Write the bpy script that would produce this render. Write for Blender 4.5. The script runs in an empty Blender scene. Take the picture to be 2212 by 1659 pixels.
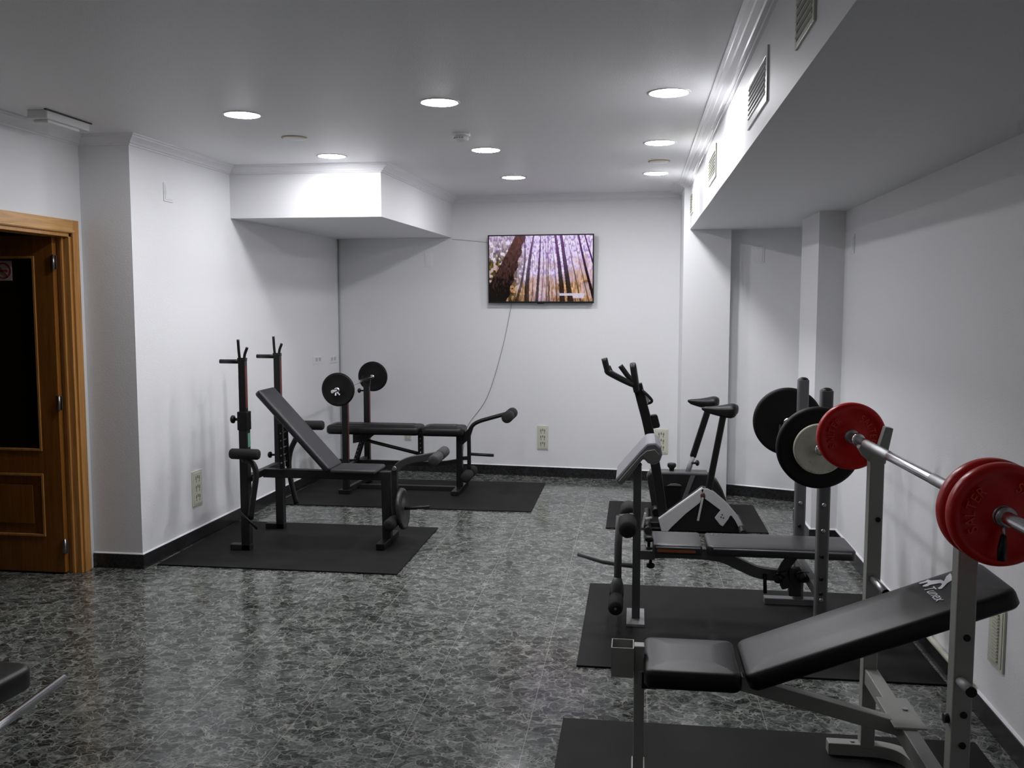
import bpy, bmesh, math, random
from mathutils import Vector, Matrix
random.seed(7)
C = bpy.context.scene.collection
PI = math.pi
V = Vector

# ------------------------------------------------------------ materials
def mat(name, col, rough=.5, metal=0., spec=.5, bump=None, coat=0., var=None, sheen=0.):
    m = bpy.data.materials.new(name); m.use_nodes = True
    nt = m.node_tree; b = nt.nodes['Principled BSDF']
    b.inputs['Base Color'].default_value = (*col, 1); b.inputs['Roughness'].default_value = rough
    b.inputs['Metallic'].default_value = metal; b.inputs['Specular IOR Level'].default_value = spec
    b.inputs['Coat Weight'].default_value = coat
    tc = nt.nodes.new('ShaderNodeTexCoord')
    if var:                                   # (scale, second colour)
        n = nt.nodes.new('ShaderNodeTexNoise'); n.inputs['Scale'].default_value = var[0]; n.inputs['Detail'].default_value = 5
        nt.links.new(tc.outputs['Object'], n.inputs['Vector'])
        r = nt.nodes.new('ShaderNodeValToRGB'); r.color_ramp.elements[0].position = .35; r.color_ramp.elements[1].position = .7
        r.color_ramp.elements[0].color = (*col, 1); r.color_ramp.elements[1].color = (*var[1], 1)
        nt.links.new(n.outputs['Fac'], r.inputs['Fac']); nt.links.new(r.outputs['Color'], b.inputs['Base Color'])
    if bump:                                  # (scale, strength, distance)
        n = nt.nodes.new('ShaderNodeTexNoise'); n.inputs['Scale'].default_value = bump[0]; n.inputs['Detail'].default_value = 3
        nt.links.new(tc.outputs['Object'], n.inputs['Vector'])
        bp = nt.nodes.new('ShaderNodeBump'); bp.inputs['Strength'].default_value = bump[1]; bp.inputs['Distance'].default_value = bump[2]
        nt.links.new(n.outputs['Fac'], bp.inputs['Height']); nt.links.new(bp.outputs['Normal'], b.inputs['Normal'])
    return m

M = {}
M['wall'] = mat('white_plaster', (.80, .803, .818), .55, bump=(120, .25, .003), spec=.3)
M['ceil'] = mat('ceiling_plaster', (.86, .86, .875), .5, bump=(160, .35, .003), spec=.35)
M['trim'] = mat('gloss_white_moulding', (.80, .80, .82), .32)
M['skirt'] = mat('black_granite', (.012, .012, .013), .25, var=(60, (.03, .03, .032)))
M['rubber'] = mat('rubber_mat', (.006, .006, .0062), .7, bump=(500, .3, .001), var=(3.5, (.014, .013, .0125)), spec=.2)
M['black'] = mat('black_paint', (.005, .005, .0055), .38, spec=.4)
M['char'] = mat('charcoal_paint', (.014, .014, .015), .42, spec=.4)
M['grey'] = mat('grey_paint', (.115, .115, .118), .4)
M['charg'] = mat('mid_charcoal_paint', (.045, .045, .047), .4)
M['grey2'] = mat('warm_grey_paint', (.33, .332, .305), .42)
M['lgrey'] = mat('light_grey_paint', (.36, .36, .36), .4)
M['vinyl'] = mat('black_vinyl', (.006, .006, .0065), .42, spec=.42, bump=(300, .15, .001))
M['vinylA'] = mat('dark_grey_vinyl', (.022, .022, .025), .42, bump=(300, .15, .001))
M['vinylC'] = mat('grey_vinyl', (.045, .045, .047), .38, bump=(300, .1, .001))
M['glint_print'] = mat('pale_glint_and_print', (.30, .30, .31), .3)  # painted gloss highlight on the seat edge, and the pad print
M['prgrey'] = mat('preacher_vinyl', (.22, .21, .235), .5, bump=(300, .1, .001))
M['prside'] = mat('preacher_side', (.22, .22, .205), .35)
M['foam'] = mat('black_foam', (.006, .006, .006), .8, bump=(400, .4, .002))
M['foamg'] = mat('grey_foam', (.035, .035, .037), .7, bump=(400, .4, .002))
M['chrome'] = mat('chrome', (.82, .82, .85), .2, 1.)
M['steel'] = mat('dull_steel', (.45, .45, .46), .3, 1.)
M['red'] = mat('red_vinyl_plate', (.60, .004, .006), .3, spec=.4)
M['redtxt'] = mat('red_raised_lettering', (.80, .05, .02), .35)
M['blkplate'] = mat('black_rubber_plate', (.003, .003, .003), .55, spec=.3)
M['iron'] = mat('black_iron_plate', (.022, .021, .021), .34)
M['cream'] = mat('cream_enamel', (.60, .60, .47), .4, var=(22, (.48, .49, .38)))
M['cast'] = mat('cream_plastic', (.62, .62, .52), .4)
M['white'] = mat('white_plastic', (.72, .72, .72), .35)
M['dark'] = mat('dark_slot', (.02, .02, .02), .6)
M['slot'] = mat('beige_slot', (.22, .21, .18), .6)
M['silver'] = mat('silver_plastic', (.42, .42, .43), .32)
M['print'] = mat('white_print', (.85, .85, .90), .5)
M['redstick'] = mat('red_scale_sticker', (.12, .016, .012), .5)
M['green'] = mat('green_sticker', (.12, .35, .22), .5)
M['brown'] = mat('red_brown_joint', (.06, .015, .012), .4)
M['orange'] = mat('orange_strip', (.45, .13, .04), .4)
M['redsign'] = mat('red_sign_ink', (.30, .02, .015), .5)
M['glass'] = mat('dark_door_glass', (.010, .006, .003), .35)
M['rocker'] = mat('pale_rocker', (.50, .50, .48), .5)

def wood(name, c1, c2, rough=.35, axis='Z'):
    m = bpy.data.materials.new(name); m.use_nodes = True; nt = m.node_tree; b = nt.nodes['Principled BSDF']
    tc = nt.nodes.new('ShaderNodeTexCoord'); mp = nt.nodes.new('ShaderNodeMapping')
    s = {'X': (1.2, 22, 22), 'Y': (22, 1.2, 22), 'Z': (22, 22, 1.2)}[axis]
    mp.inputs['Scale'].default_value = s
    n = nt.nodes.new('ShaderNodeTexNoise'); n.inputs['Scale'].default_value = 2.2; n.inputs['Detail'].default_value = 6
    n.inputs['Distortion'].default_value = 1.2
    r = nt.nodes.new('ShaderNodeValToRGB'); r.color_ramp.elements[0].position = .3; r.color_ramp.elements[1].position = .7
    r.color_ramp.elements[0].color = (*c1, 1); r.color_ramp.elements[1].color = (*c2, 1)
    nt.links.new(tc.outputs['Object'], mp.inputs['Vector']); nt.links.new(mp.outputs[0], n.inputs['Vector'])
    nt.links.new(n.outputs['Fac'], r.inputs['Fac']); nt.links.new(r.outputs['Color'], b.inputs['Base Color'])
    b.inputs['Roughness'].default_value = rough
    return m
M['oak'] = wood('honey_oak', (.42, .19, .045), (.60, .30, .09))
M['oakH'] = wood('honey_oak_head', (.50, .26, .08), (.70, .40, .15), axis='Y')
M['oakDim'] = wood('oak_leaf_dimmed', (.20, .070, .010), (.30, .115, .020))  # darker copy of the oak; the leaf's weaker light is in its colour

def floor_mat():
    m = bpy.data.materials.new('swirled_granite_tiles'); m.use_nodes = True; nt = m.node_tree; N = nt.nodes; L = nt.links
    b = N['Principled BSDF']
    tc = N.new('ShaderNodeTexCoord')
    def noise(scale, detail, dist=0., vec=None, rough=.55):
        n = N.new('ShaderNodeTexNoise'); n.inputs['Scale'].default_value = scale; n.inputs['Detail'].default_value = detail
        n.inputs['Distortion'].default_value = dist; n.inputs['Roughness'].default_value = rough
        L.new(vec or tc.outputs['Object'], n.inputs['Vector']); return n
    def math_(op, a, bb=None, clamp=False):
        n = N.new('ShaderNodeMath'); n.operation = op; n.use_clamp = clamp
        for i, x in enumerate((a, bb)):
            if x is None: continue
            if isinstance(x, (int, float)): n.inputs[i].default_value = x
            else: L.new(x, n.inputs[i])
        return n.outputs[0]
    def ramp(src, stops):
        r = N.new('ShaderNodeValToRGB'); e = r.color_ramp.elements
        while len(e) < len(stops): e.new(.5)
        for i, (p, c) in enumerate(stops):
            e[i].position = p; e[i].color = (c[0], c[1], c[2], 1) if not isinstance(c, float) else (c, c, c, 1)
        L.new(src, r.inputs['Fac']); return r.outputs['Color']
    # warp field
    w = noise(7., 3, .3)
    sub = N.new('ShaderNodeVectorMath'); sub.operation = 'SUBTRACT'; sub.inputs[1].default_value = (.5, .5, .5)
    L.new(w.outputs['Color'], sub.inputs[0])
    sc = N.new('ShaderNodeVectorMath'); sc.operation = 'SCALE'; sc.inputs['Scale'].default_value = .16
    L.new(sub.outputs[0], sc.inputs[0])
    ad = N.new('ShaderNodeVectorMath'); ad.operation = 'ADD'; L.new(tc.outputs['Object'], ad.inputs[0]); L.new(sc.outputs[0], ad.inputs[1])
    mp = N.new('ShaderNodeMapping'); mp.inputs['Scale'].default_value = (1., 1.35, 1.); L.new(ad.outputs[0], mp.inputs['Vector'])
    wv = mp.outputs[0]
    def veins(scale, lo, hi):
        v = N.new('ShaderNodeTexVoronoi'); v.feature = 'DISTANCE_TO_EDGE'; v.inputs['Scale'].default_value = scale
        L.new(wv, v.inputs['Vector'])
        return ramp(v.outputs['Distance'], [(lo, 1.), (hi, 0.)])
    v1 = veins(17, .015, .085); v2 = veins(34, .01, .13)
    breakup = ramp(noise(11, 4).outputs['Fac'], [(.38, 0.), (.62, 1.)])
    v3 = veins(70, .02, .20)
    patch = ramp(noise(5.5, 4, .8).outputs['Fac'], [(.34, .62), (.60, 1.)])
    vein = math_('MAXIMUM', math_('MULTIPLY', v1, .8), math_('MULTIPLY', math_('MULTIPLY', v2, .85), breakup))
    vein = math_('MAXIMUM', vein, math_('MULTIPLY', math_('MULTIPLY', v3, .26), patch))
    vein = math_('MULTIPLY', vein, patch)
    blobv = N.new('ShaderNodeTexVoronoi'); blobv.inputs['Scale'].default_value = 17; L.new(wv, blobv.inputs['Vector'])
    base = ramp(blobv.outputs['Color'], [(.0, (.003, .004, .004)), (.3, (.011, .013, .012)), (.6, (.040, .047, .044)), (1., (.12, .128, .118))])
    fine = ramp(noise(60, 5, 1.2).outputs['Fac'], [(.35, .45), (.7, 1.9)])
    mulb = N.new('ShaderNodeMix'); mulb.data_type = 'RGBA'; mulb.blend_type = 'MULTIPLY'; mulb.inputs[0].default_value = 1
    L.new(base, mulb.inputs[6]); L.new(fine, mulb.inputs[7])
    veinc = ramp(noise(23, 3).outputs['Fac'], [(.35, (.13, .137, .128)), (.65, (.42, .428, .385))])
    mx = N.new('ShaderNodeMix'); mx.data_type = 'RGBA'; L.new(vein, mx.inputs[0]); L.new(mulb.outputs[2], mx.inputs[6]); L.new(veinc, mx.inputs[7])
    # tile joints (0.447 m grid)
    sep = N.new('ShaderNodeSeparateXYZ'); L.new(tc.outputs['Object'], sep.inputs[0])
    def joint(out, off, wd):
        a = math_('ADD', out, off); f = math_('FRACT', math_('DIVIDE', a, .447))
        d = math_('ABSOLUTE', math_('SUBTRACT', f, .5))
        return math_('GREATER_THAN', d, .5 - wd)
    jx = joint(sep.outputs['X'], .387 + 44.7, .0032); jy = math_('MULTIPLY', joint(sep.outputs['Y'], 44.6, .002), .25)
    j = math_('MAXIMUM', math_('MULTIPLY', jx, .7), jy)
    mj = N.new('ShaderNodeMix'); mj.data_type = 'RGBA'; L.new(j, mj.inputs[0]); L.new(mx.outputs[2], mj.inputs[6]); mj.inputs[7].default_value = (.32, .31, .28, 1)
    L.new(mj.outputs[2], b.inputs['Base Color'])
    b.inputs['Roughness'].default_value = .15; b.inputs['Specular IOR Level'].default_value = .34
    bp = N.new('ShaderNodeBump'); bp.inputs['Strength'].default_value = .04; bp.inputs['Distance'].default_value = .002
    L.new(noise(9, 2).outputs['Fac'], bp.inputs['Height']); L.new(bp.outputs['Normal'], b.inputs['Normal'])
    return m
M['floor'] = floor_mat()

def emis(name, col, s):
    m = bpy.data.materials.new(name); m.use_nodes = True; nt = m.node_tree; nt.nodes.clear()
    e = nt.nodes.new('ShaderNodeEmission'); o = nt.nodes.new('ShaderNodeOutputMaterial')
    e.inputs[0].default_value = (*col, 1); e.inputs[1].default_value = s; nt.links.new(e.outputs[0], o.inputs[0]); return m
LAMP = 43.
M['lens'] = emis('lamp_diffuser', (.97, .97, 1.0), LAMP)
M['fill_lens'] = emis('fill_diffuser_dim', (.97, .97, 1.0), LAMP * .11)  # for the added, unseen fill lamps only

# ------------------------------------------------------------ mesh builder
def catmull(pts, n=6):
    pts = [V(p) for p in pts]; P = [pts[0] * 2 - pts[1]] + pts + [pts[-1] * 2 - pts[-2]]; out = []
    for i in range(1, len(P) - 2):
        a, b, c, d = P[i - 1:i + 3]
        for k in range(n):
            t = k / n
            out.append(.5 * ((2 * b) + (c - a) * t + (2 * a - 5 * b + 4 * c - d) * t * t + (3 * b - a - 3 * c + d) * t ** 3))
    out.append(pts[-1]); return out

class MB:
    def __init__(s): s.bm = bmesh.new()
    def loops(s, rings, cap=True, smooth=True, close=False):
        vs = [[s.bm.verts.new(p) for p in r] for r in rings]; n = len(rings[0])
        m = len(vs)
        for i in range(m if close else m - 1):
            a, b = vs[i], vs[(i + 1) % m]
            for k in range(n):
                try:
                    f = s.bm.faces.new((a[k], a[(k + 1) % n], b[(k + 1) % n], b[k])); f.smooth = smooth
                except ValueError: pass
        if cap and not close:
            s.bm.faces.new(list(reversed(vs[0]))); s.bm.faces.new(vs[-1])
        return s
    def box(s, x0, x1, y0, y1, z0, z1):
        r = lambda z: [V((x0, y0, z)), V((x1, y0, z)), V((x1, y1, z)), V((x0, y1, z))]
        return s.loops([r(z0), r(z1)], smooth=False)
    def prism(s, poly, z0, z1):               # poly in xy, ccw
        return s.loops([[V((x, y, z)) for x, y in poly] for z in (z0, z1)], smooth=False)
    def prismY(s, poly, y0, y1):              # poly in xz
        return s.loops([[V((x, y, z)) for x, z in poly] for y in (y0, y1)], smooth=False)
    def frames(s, pts, up):
        pts = [V(p) for p in pts]; up = V(up); out = []
        for i, p in enumerate(pts):
            t = (pts[min(i + 1, len(pts) - 1)] - pts[max(i - 1, 0)]).normalized()
            side = t.cross(up)
            if side.length < 1e-4: side = t.cross(V((0, 1, 0)) if abs(t.y) < .9 else V((1, 0, 0)))
            side.normalize(); u = side.cross(t).normalized()
            k = 1.
            if 0 < i < len(pts) - 1:
                a = (pts[i] - pts[i - 1]).normalized(); k = 1 / max(.5, a.dot(t))
            out.append((p, side, u, k, t))
        return out
    def tube(s, pts, r, seg=14, up=(0, 0, 1), radii=None):
        rings = []; pts = [V(p) for p in pts]; a = None
        for i, p in enumerate(pts):
            t = (pts[min(i + 1, len(pts) - 1)] - pts[max(i - 1, 0)]).normalized()
            a = t.orthogonal().normalized() if a is None else (a - t * a.dot(t)).normalized()
            b = t.cross(a)
            rr = radii[i] if radii else r
            rings.append([p + (a * math.cos(2 * PI * j / seg) + b * math.sin(2 * PI * j / seg)) * rr for j in range(seg)])
        return s.loops(rings)
    def beam(s, pts, w, h, up=(0, 0, 1)):     # rectangular section, w sideways, h along up
        rings = []
        for p, a, b, k, t in s.frames(pts, up):
            rings.append([p + a * x * w / 2 + b * y * h / 2 * k for x, y in ((-1, -1), (1, -1), (1, 1), (-1, 1))])
        return s.loops(rings, smooth=False)
    def lathe(s, c, axis, prof, seg=40):      # prof: (radius, offset along axis)
        c = V(c); ax = V(axis).normalized(); a = ax.orthogonal().normalized(); b = ax.cross(a)
        return s.loops([[c + ax * h + (a * math.cos(2 * PI * j / seg) + b * math.sin(2 * PI * j / seg)) * max(r, 1e-4) for j in range(seg)] for r, h in prof])
    def disc(s, c, axis, r, t, seg=32, bev=0.):
        if bev: return s.lathe(c, axis, [(r - bev, -t / 2), (r, -t / 2 + bev), (r, t / 2 - bev), (r - bev, t / 2)], seg)
        return s.lathe(c, axis, [(r, -t / 2), (r, t / 2)], seg)
    def ball(s, c, r, sx=1, sy=1, sz=1):
        rings = []
        for i in range(1, 10):
            th = PI * i / 10
            rings.append([V(c) + V((r * sx * math.sin(th) * math.cos(2 * PI * j / 16), r * sy * math.sin(th) * math.sin(2 * PI * j / 16), -r * sz * math.cos(th))) for j in range(16)])
        return s.loops(rings)
    def pad(s, o, ux, uy, L, W, T, r=.03, puff=.006, edge=.014, taper=0.):
        # slab: o = centre of one short end of the TOP face; ux along length, uy across, thickness goes down
        ux = V(ux).normalized(); uy = V(uy).normalized(); n = ux.cross(uy).normalized(); o = V(o)
        if n.z < 0: n = -n
        def loop(ins, h):
            pts = []; rr = max(r - ins, .004)
            for cx, cy, a0 in ((L - ins - rr, W / 2 - ins - rr, 0), (ins + rr, W / 2 - ins - rr, 90), (ins + rr, -W / 2 + ins + rr, 180), (L - ins - rr, -W / 2 + ins + rr, 270)):
                for k in range(7):
                    a = math.radians(a0 + 15 * k); x = cx + rr * math.cos(a); y = cy + rr * math.sin(a)
                    y *= 1 - taper * x / L
                    pts.append(o + ux * x + uy * y + n * h)
            return pts
        e = edge
        return s.loops([loop(e * .5, -T), loop(0, -T + e * .5), loop(0, -e), loop(e * .15, -e * .5), loop(e * .5, -e * .15), loop(e * 1.2, 0), loop(e * 2.6, puff * .6), loop(min(W, L) * .28, puff)])

ROOT = {}
def obj(name, mb, m, parent=None, bev=0., kind=None, sub=0):
    me = bpy.data.meshes.new(name)
    org = ROOT.get(parent.name, V((0, 0, 0))) if parent else V((0, 0, 0))
    bmesh.ops.recalc_face_normals(mb.bm, faces=mb.bm.faces)
    if parent: bmesh.ops.translate(mb.bm, verts=mb.bm.verts, vec=-org)
    mb.bm.to_mesh(me); mb.bm.free()
    o = bpy.data.objects.new(name, me); C.objects.link(o); me.materials.append(m)
    if parent: o.parent = parent
    ROOT[o.name] = org.copy()
    if bev:
        b = o.modifiers.new('bevel', 'BEVEL'); b.width = bev; b.segments = 2; b.limit_method = 'ANGLE'; b.angle_limit = math.radians(40)
    if kind: o['kind'] = kind
    return o
def thing(name, loc, label, cat, group=None):
    o = bpy.data.objects.new(name, None); C.objects.link(o); o.location = loc; o.empty_display_size = .1
    ROOT[o.name] = V(loc); o['label'] = label; o['category'] = cat
    if group: o['group'] = group
    return o
def tag(o, label, cat, group=None):
    o['label'] = label; o['category'] = cat
    if group: o['group'] = group
    return o
def struct(name, mb, m, bev=0.): return obj(name, mb, m, None, bev, 'structure')
def dup(root, dx, label, rotz=0., group=None):
    r = root.copy(); C.objects.link(r); r.location = V(root.location) + V(dx); r.rotation_euler.z += rotz
    r['label'] = label
    if group: r['group'] = group
    for ch in list(root.children):
        c = ch.copy(); C.objects.link(c); c.parent = r
        for g in list(ch.children):
            d = g.copy(); C.objects.link(d); d.parent = c
    return r
def text_mb(txt, size, fn, depth=.001, shear=0.):
    """lettering as mesh; fn maps local (x, y, z) to a world point"""
    cu = bpy.data.curves.new('t', 'FONT'); cu.body = txt; cu.size = size; cu.extrude = depth; cu.align_x = 'CENTER'; cu.align_y = 'CENTER'; cu.shear = shear
    to = bpy.data.objects.new('t', cu); C.objects.link(to)
    dg = bpy.context.evaluated_depsgraph_get(); dg.update(); me = bpy.data.meshes.new_from_object(to.evaluated_get(dg))
    mb = MB(); mb.bm.from_mesh(me)
    for v in mb.bm.verts: v.co = fn(v.co)
    bpy.data.objects.remove(to); bpy.data.curves.remove(cu); bpy.data.meshes.remove(me)
    return mb

# ------------------------------------------------------------ room
ZC = 2.57; ZM = 2.513; ZS = 2.204; ZR = 2.197
XD = -3.25; YD = 5.128; XR = 1.3415
LW0 = V((-2.934, 5.128)); LW1 = V((-2.8326, 8.61))
def lwx(y): return -2.934 + .1014 * (y - 5.128) / 3.482
def bwy(x): return 8.61 - .0839 * (x + 2.8326)
struct('floor', MB().box(-5.4, 1.6, -3.2, 9.0, -.1, 0), M['floor'])
struct('ceiling', MB().box(-5.4, 1.6, -3.2, 9.0, ZC, ZC + .1), M['ceil'])
struct('wall_back', MB().prism([(-3.0, bwy(-3.0)), (1.6, bwy(1.6)), (1.6, 9.0), (-3.0, 9.0)], 0, ZC), M['wall'])
struct('wall_left', MB().prism([(-3.30, 5.128), (LW0.x, LW0.y), (LW1.x, LW1.y), (-2.83, 8.9), (-3.30, 8.9)], 0, ZC), M['wall'])
mb = MB()
OY0, OY1, OZ = 4.17, 5.02, 2.0               # door opening
mb.box(-3.36, XD, -3.2, OY0, 0, ZC); mb.box(-3.36, XD, OY0, OY1, OZ, ZC); mb.box(-3.36, XD, OY1, YD + .02, 0, ZC)
struct('wall_door', mb, M['wall'])
struct('wall_right', MB().box(XR, 1.6, -3.2, 8.5, 0, ZC), M['wall'])
struct('wall_rear', MB().box(-3.36, 1.6, -3.3, -3.2, 0, ZC), M['wall'])
struct('wall_pillar', MB().box(.373, .7515, 7.7286, 8.5, 0, ZC), M['wall'])
struct('wall_pilaster', MB().box(1.175, XR, 6.321, 6.957, 0, ZR), M['wall'])
struct('wall_niche', MB().prism([(.745, 7.842), (1.345, 7.606), (1.345, 8.3), (.745, 8.3)], 0, ZR), M['wall'])
struct('ceiling_soffit', MB().box(.4233, XR, -3.2, 7.85, ZR, ZC), M['wall'])
struct('ceiling_box', MB().prism([(lwx(6.393) - .02, 6.393), (-1.7841, 6.393), (-1.7077, bwy(-1.7077) + .01), (-2.86, bwy(-2.86) + .01)], ZS, ZC), M['wall'])
# dark lobby beyond the door
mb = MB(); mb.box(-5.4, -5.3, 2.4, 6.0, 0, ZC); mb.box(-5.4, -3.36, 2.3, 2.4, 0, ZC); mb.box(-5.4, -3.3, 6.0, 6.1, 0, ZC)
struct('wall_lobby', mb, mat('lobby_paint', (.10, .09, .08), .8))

# cornice mouldings: swept stepped profile.  d = distance from wall, h = depth under ceiling
def cornice(name, pts, prof, m=None):
    """pts: wall-line corner points (xy) in order, room on the LEFT side of travel"""
    P = [V((p[0], p[1])) for p in pts]; rings = []
    for i, p in enumerate(P):
        dirs = []
        if i > 0: dirs.append((P[i] - P[i - 1]).normalized())
        if i < len(P) - 1: dirs.append((P[i + 1] - P[i]).normalized())
        ns = [V((-d.y, d.x)) for d in dirs]
        n = ns[0] if len(ns) == 1 else (ns[0] + ns[1]) / (1 + ns[0].dot(ns[1]))
        rings.append([V((p.x + n.x * d, p.y + n.y * d, z)) for d, z in prof])
    return struct(name, MB().loops(rings, smooth=False), m or M['trim'])
pL = [(-.005, ZM), (.010, ZM), (.012, ZM + .008), (.022, ZM + .010), (.030, ZM + .022), (.046, ZM + .034), (.060, ZM + .040), (.062, ZM + .047), (.074, ZM + .050), (.076, ZC + .004), (-.005, ZC + .004)]
cornice('trim_1', [(.373, bwy(.373)), (-1.7077, bwy(-1.7077)), (-1.7841, 6.393), (lwx(6.393), 6.393), (-2.934, 5.128), (XD, 5.128), (XD, -3.2)], pL)
pR = [(-.005, ZC - .034), (.012, ZC - .034), (.014, ZC - .026), (.030, ZC - .026), (.034, ZC - .020), (.058, ZC - .016), (.062, ZC - .011), (.080, ZC - .010), (.083, ZC - .006), (.097, ZC - .006), (.098, ZC + .004), (-.005, ZC + .004)]
cornice('trim_2', [(.4233, -3.2), (.4233, 7.7286), (.373, 7.7286), (.373, bwy(.373))], pR)
# baseboards
def skirt(name, pts, h=.09, t=.012):
    return cornice(name, pts, [(-.004, 0), (t, 0), (t, h - .004), (t - .004, h), (-.004, h)], M['skirt'])
skirt('baseboard_left', [(lwx(8.6), 8.59), (-2.934, 5.128), (XD + .005, 5.128)])
skirt('baseboard_door', [(XD, OY0 - .08), (XD, -3.2)])
skirt('baseboard_back', [(.373, bwy(.373)), (LW1.x, LW1.y)])
skirt('baseboard_niche', [(1.345, 7.606), (.7515, 7.840)])
skirt('baseboard_right', [(XR, -3.2), (XR, 6.321), (1.175, 6.321), (1.175, 6.957)])
def bead(name, pts): return cornice(name, pts, [(-.004, .0895), (.010, .0895), (.006, .0945), (-.001, .0975), (-.004, .0975)], M['trim'])  # white caulk line, which also paints the bright lit top of the baseboard
bead('trim_3', [(lwx(8.6), 8.59), (-2.934, 5.128), (XD + .005, 5.128)])
bead('trim_4', [(.373, bwy(.373)), (LW1.x, LW1.y)])
bead('trim_5', [(1.345, 7.606), (.7515, 7.840)])
bead('trim_6', [(XR, -3.2), (XR, 6.321), (1.175, 6.321), (1.175, 6.957)])
# dark joint line in the corner of left and back walls
# ------------------------------------------------------------ door
d = thing('door_1', (XD, 4.6, 0), 'oak door standing open into the dark room at left', 'door'); d['kind'] = 'structure'
mb = MB(); mb.box(XD - .002, XD + .016, OY1 - .002, OY1 + .058, 0, OZ + .075); mb.box(XD - .002, XD + .016, OY0 - .07, OY0 + .002, 0, OZ + .075)
obj('casing', mb, M['oak'], d, .003)
mb = MB(); mb.box(XD - .002, XD + .017, OY0 + .002, OY1 - .002, OZ, OZ + .075); mb.box(XD - .003, XD + .021, OY0 - .01, OY1 + .01, OZ + .004, OZ + .016)
obj('head_casing', mb, M['oakH'], d, .003)
mb = MB(); mb.box(-3.37, XD + .002, OY1 - .022, OY1 + .001, 0, OZ); mb.box(-3.37, XD + .002, OY0, OY0 + .02, 0, OZ); mb.box(-3.37, XD + .002, OY0, OY1, OZ - .022, OZ + .001)
mb.box(-3.30, -3.285, OY1 - .034, OY1 - .02, 0, OZ - .02)
obj('jamb', mb, M['oak'], d, .002)
# leaf: opened 90 degrees, in the plane y = 4.985
ly0, ly1 = 4.955, 4.990; LX0, LX1 = -4.13, -3.325
mb = MB()
mb.box(LX1 - .115, LX1, ly0, ly1, .012, 1.985); mb.box(LX0, LX0 + .115, ly0, ly1, .012, 1.985)
for z0, z1 in ((.012, .225), (.60, .735), (1.868, 1.985)): mb.box(LX0 + .115, LX1 - .115, ly0, ly1, z0, z1)
leaf = obj('door_leaf', mb, M['oakDim'], d, .002)
mb = MB()
for z0, z1 in ((.225, .60), (.735, 1.868)):   # beadings round the openings
    a, b_ = LX0 + .115, LX1 - .115
    mb.box(a, a + .014, ly0 - .006, ly0 + .01, z0, z1); mb.box(b_ - .014, b_, ly0 - .006, ly0 + .01, z0, z1)
    mb.box(a + .014, b_ - .014, ly0 - .006, ly0 + .01, z0, z0 + .014); mb.box(a + .014, b_ - .014, ly0 - .006, ly0 + .01, z1 - .014, z1)
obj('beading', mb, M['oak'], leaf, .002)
mb = MB().box(LX0 + .129, LX1 - .129, ly0 + .010, ly1 - .01, .239, .586)
mb.box(LX0 + .19, LX1 - .19, ly0 + .002, ly0 + .012, .30, .53)
obj('lower_panel', mb, M['oakDim'], leaf, .002)
obj('glass_pane', MB().box(LX0 + .116, LX1 - .116, ly0 + .012, ly1 - .012, .736, 1.867), M['glass'], leaf)
for z in (.17, 1.02, 1.83):
    obj('hinge', MB().tube([(-3.318, ly0 - .006, z - .045), (-3.318, ly0 - .006, z + .045)], .007).box(-3.335, -3.300, ly0 - .004, ly0 + .001, z - .04, z + .04), M['steel'], d)
sg = thing('no_smoking_sign', (-3.64, ly0, 1.785), 'small square no smoking sticker on the dark door glass', 'sign')
obj('sticker', MB().box(-3.700, -3.590, ly0 + .0105, ly0 + .0125, 1.728, 1.842), mat('sticker_paper', (.42, .40, .38), .6), sg)
ring = MB(); n = 36; c0 = V((-3.642, ly0 + .009, 1.785))
ring.loops([[c0 + V((math.cos(2 * PI * j / n) * r, y, math.sin(2 * PI * j / n) * r)) for r, y in ((.047, 0), (.047, .002), (.039, .002), (.039, 0))] for j in range(n)], smooth=False, close=True)
ring.beam([c0 + V((-.033, .0005, .033)), c0 + V((.033, .0005, -.033))], .001, .008, up=(0, 1, 0))
ring.box(-3.672, -3.615, ly0 + .0087, ly0 + .0098, 1.778, 1.790)
obj('prohibition_mark', ring, M['redsign'], sg)

# ------------------------------------------------------------ ceiling fittings
def downlight(x, y, label, m):
    t = thing('downlight', (x, y, ZC), label, 'ceiling light', 'round recessed downlights')
    obj('rim', MB().lathe((x, y, ZC), (0, 0, -1), [(.086, -.01), (.086, .001), (.090, .004), (.100, .003), (.102, -.002)], 48), M['white'], t)
    obj('diffuser', MB().lathe((x, y, ZC), (0, 0, -1), [(.087, -.004), (.086, .002), (.078, .005), (.045, .0065), (.005, .007)], 48), m, t)
    return t
rows = {(-2.035, 4.665): 'nearest downlight on the left side of the ceiling', (-.960, 4.505): 'nearest downlight in the middle row of the ceiling',
        (-2.015, 6.03): 'downlight just in front of the white box under the left ceiling', (-.963, 5.92): 'middle downlight of the central row, beyond the smoke detector',
        (-.957, 7.22): 'farthest downlight of the central row, above the television', (.136, 4.44): 'largest downlight beside the right cornice, nearest the camera',
        (.127, 5.79): 'second downlight along the right cornice', (.131, 7.13): 'farthest downlight along the right cornice, behind the flush disc'}
for (x, y), l in rows.items(): downlight(x, y, l, M['lens'])
downlight(-.95, .9, 'added dim downlight out of frame over the central floor', M['fill_lens'])  # added unseen lamps from here, dim fill to lift the room's bounce light
downlight(-2.0, 1.1, 'added dim downlight out of frame at left', M['fill_lens'])
downlight(-.3, -1.2, 'added dim downlight out of frame near the rear wall', M['fill_lens'])
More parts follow.
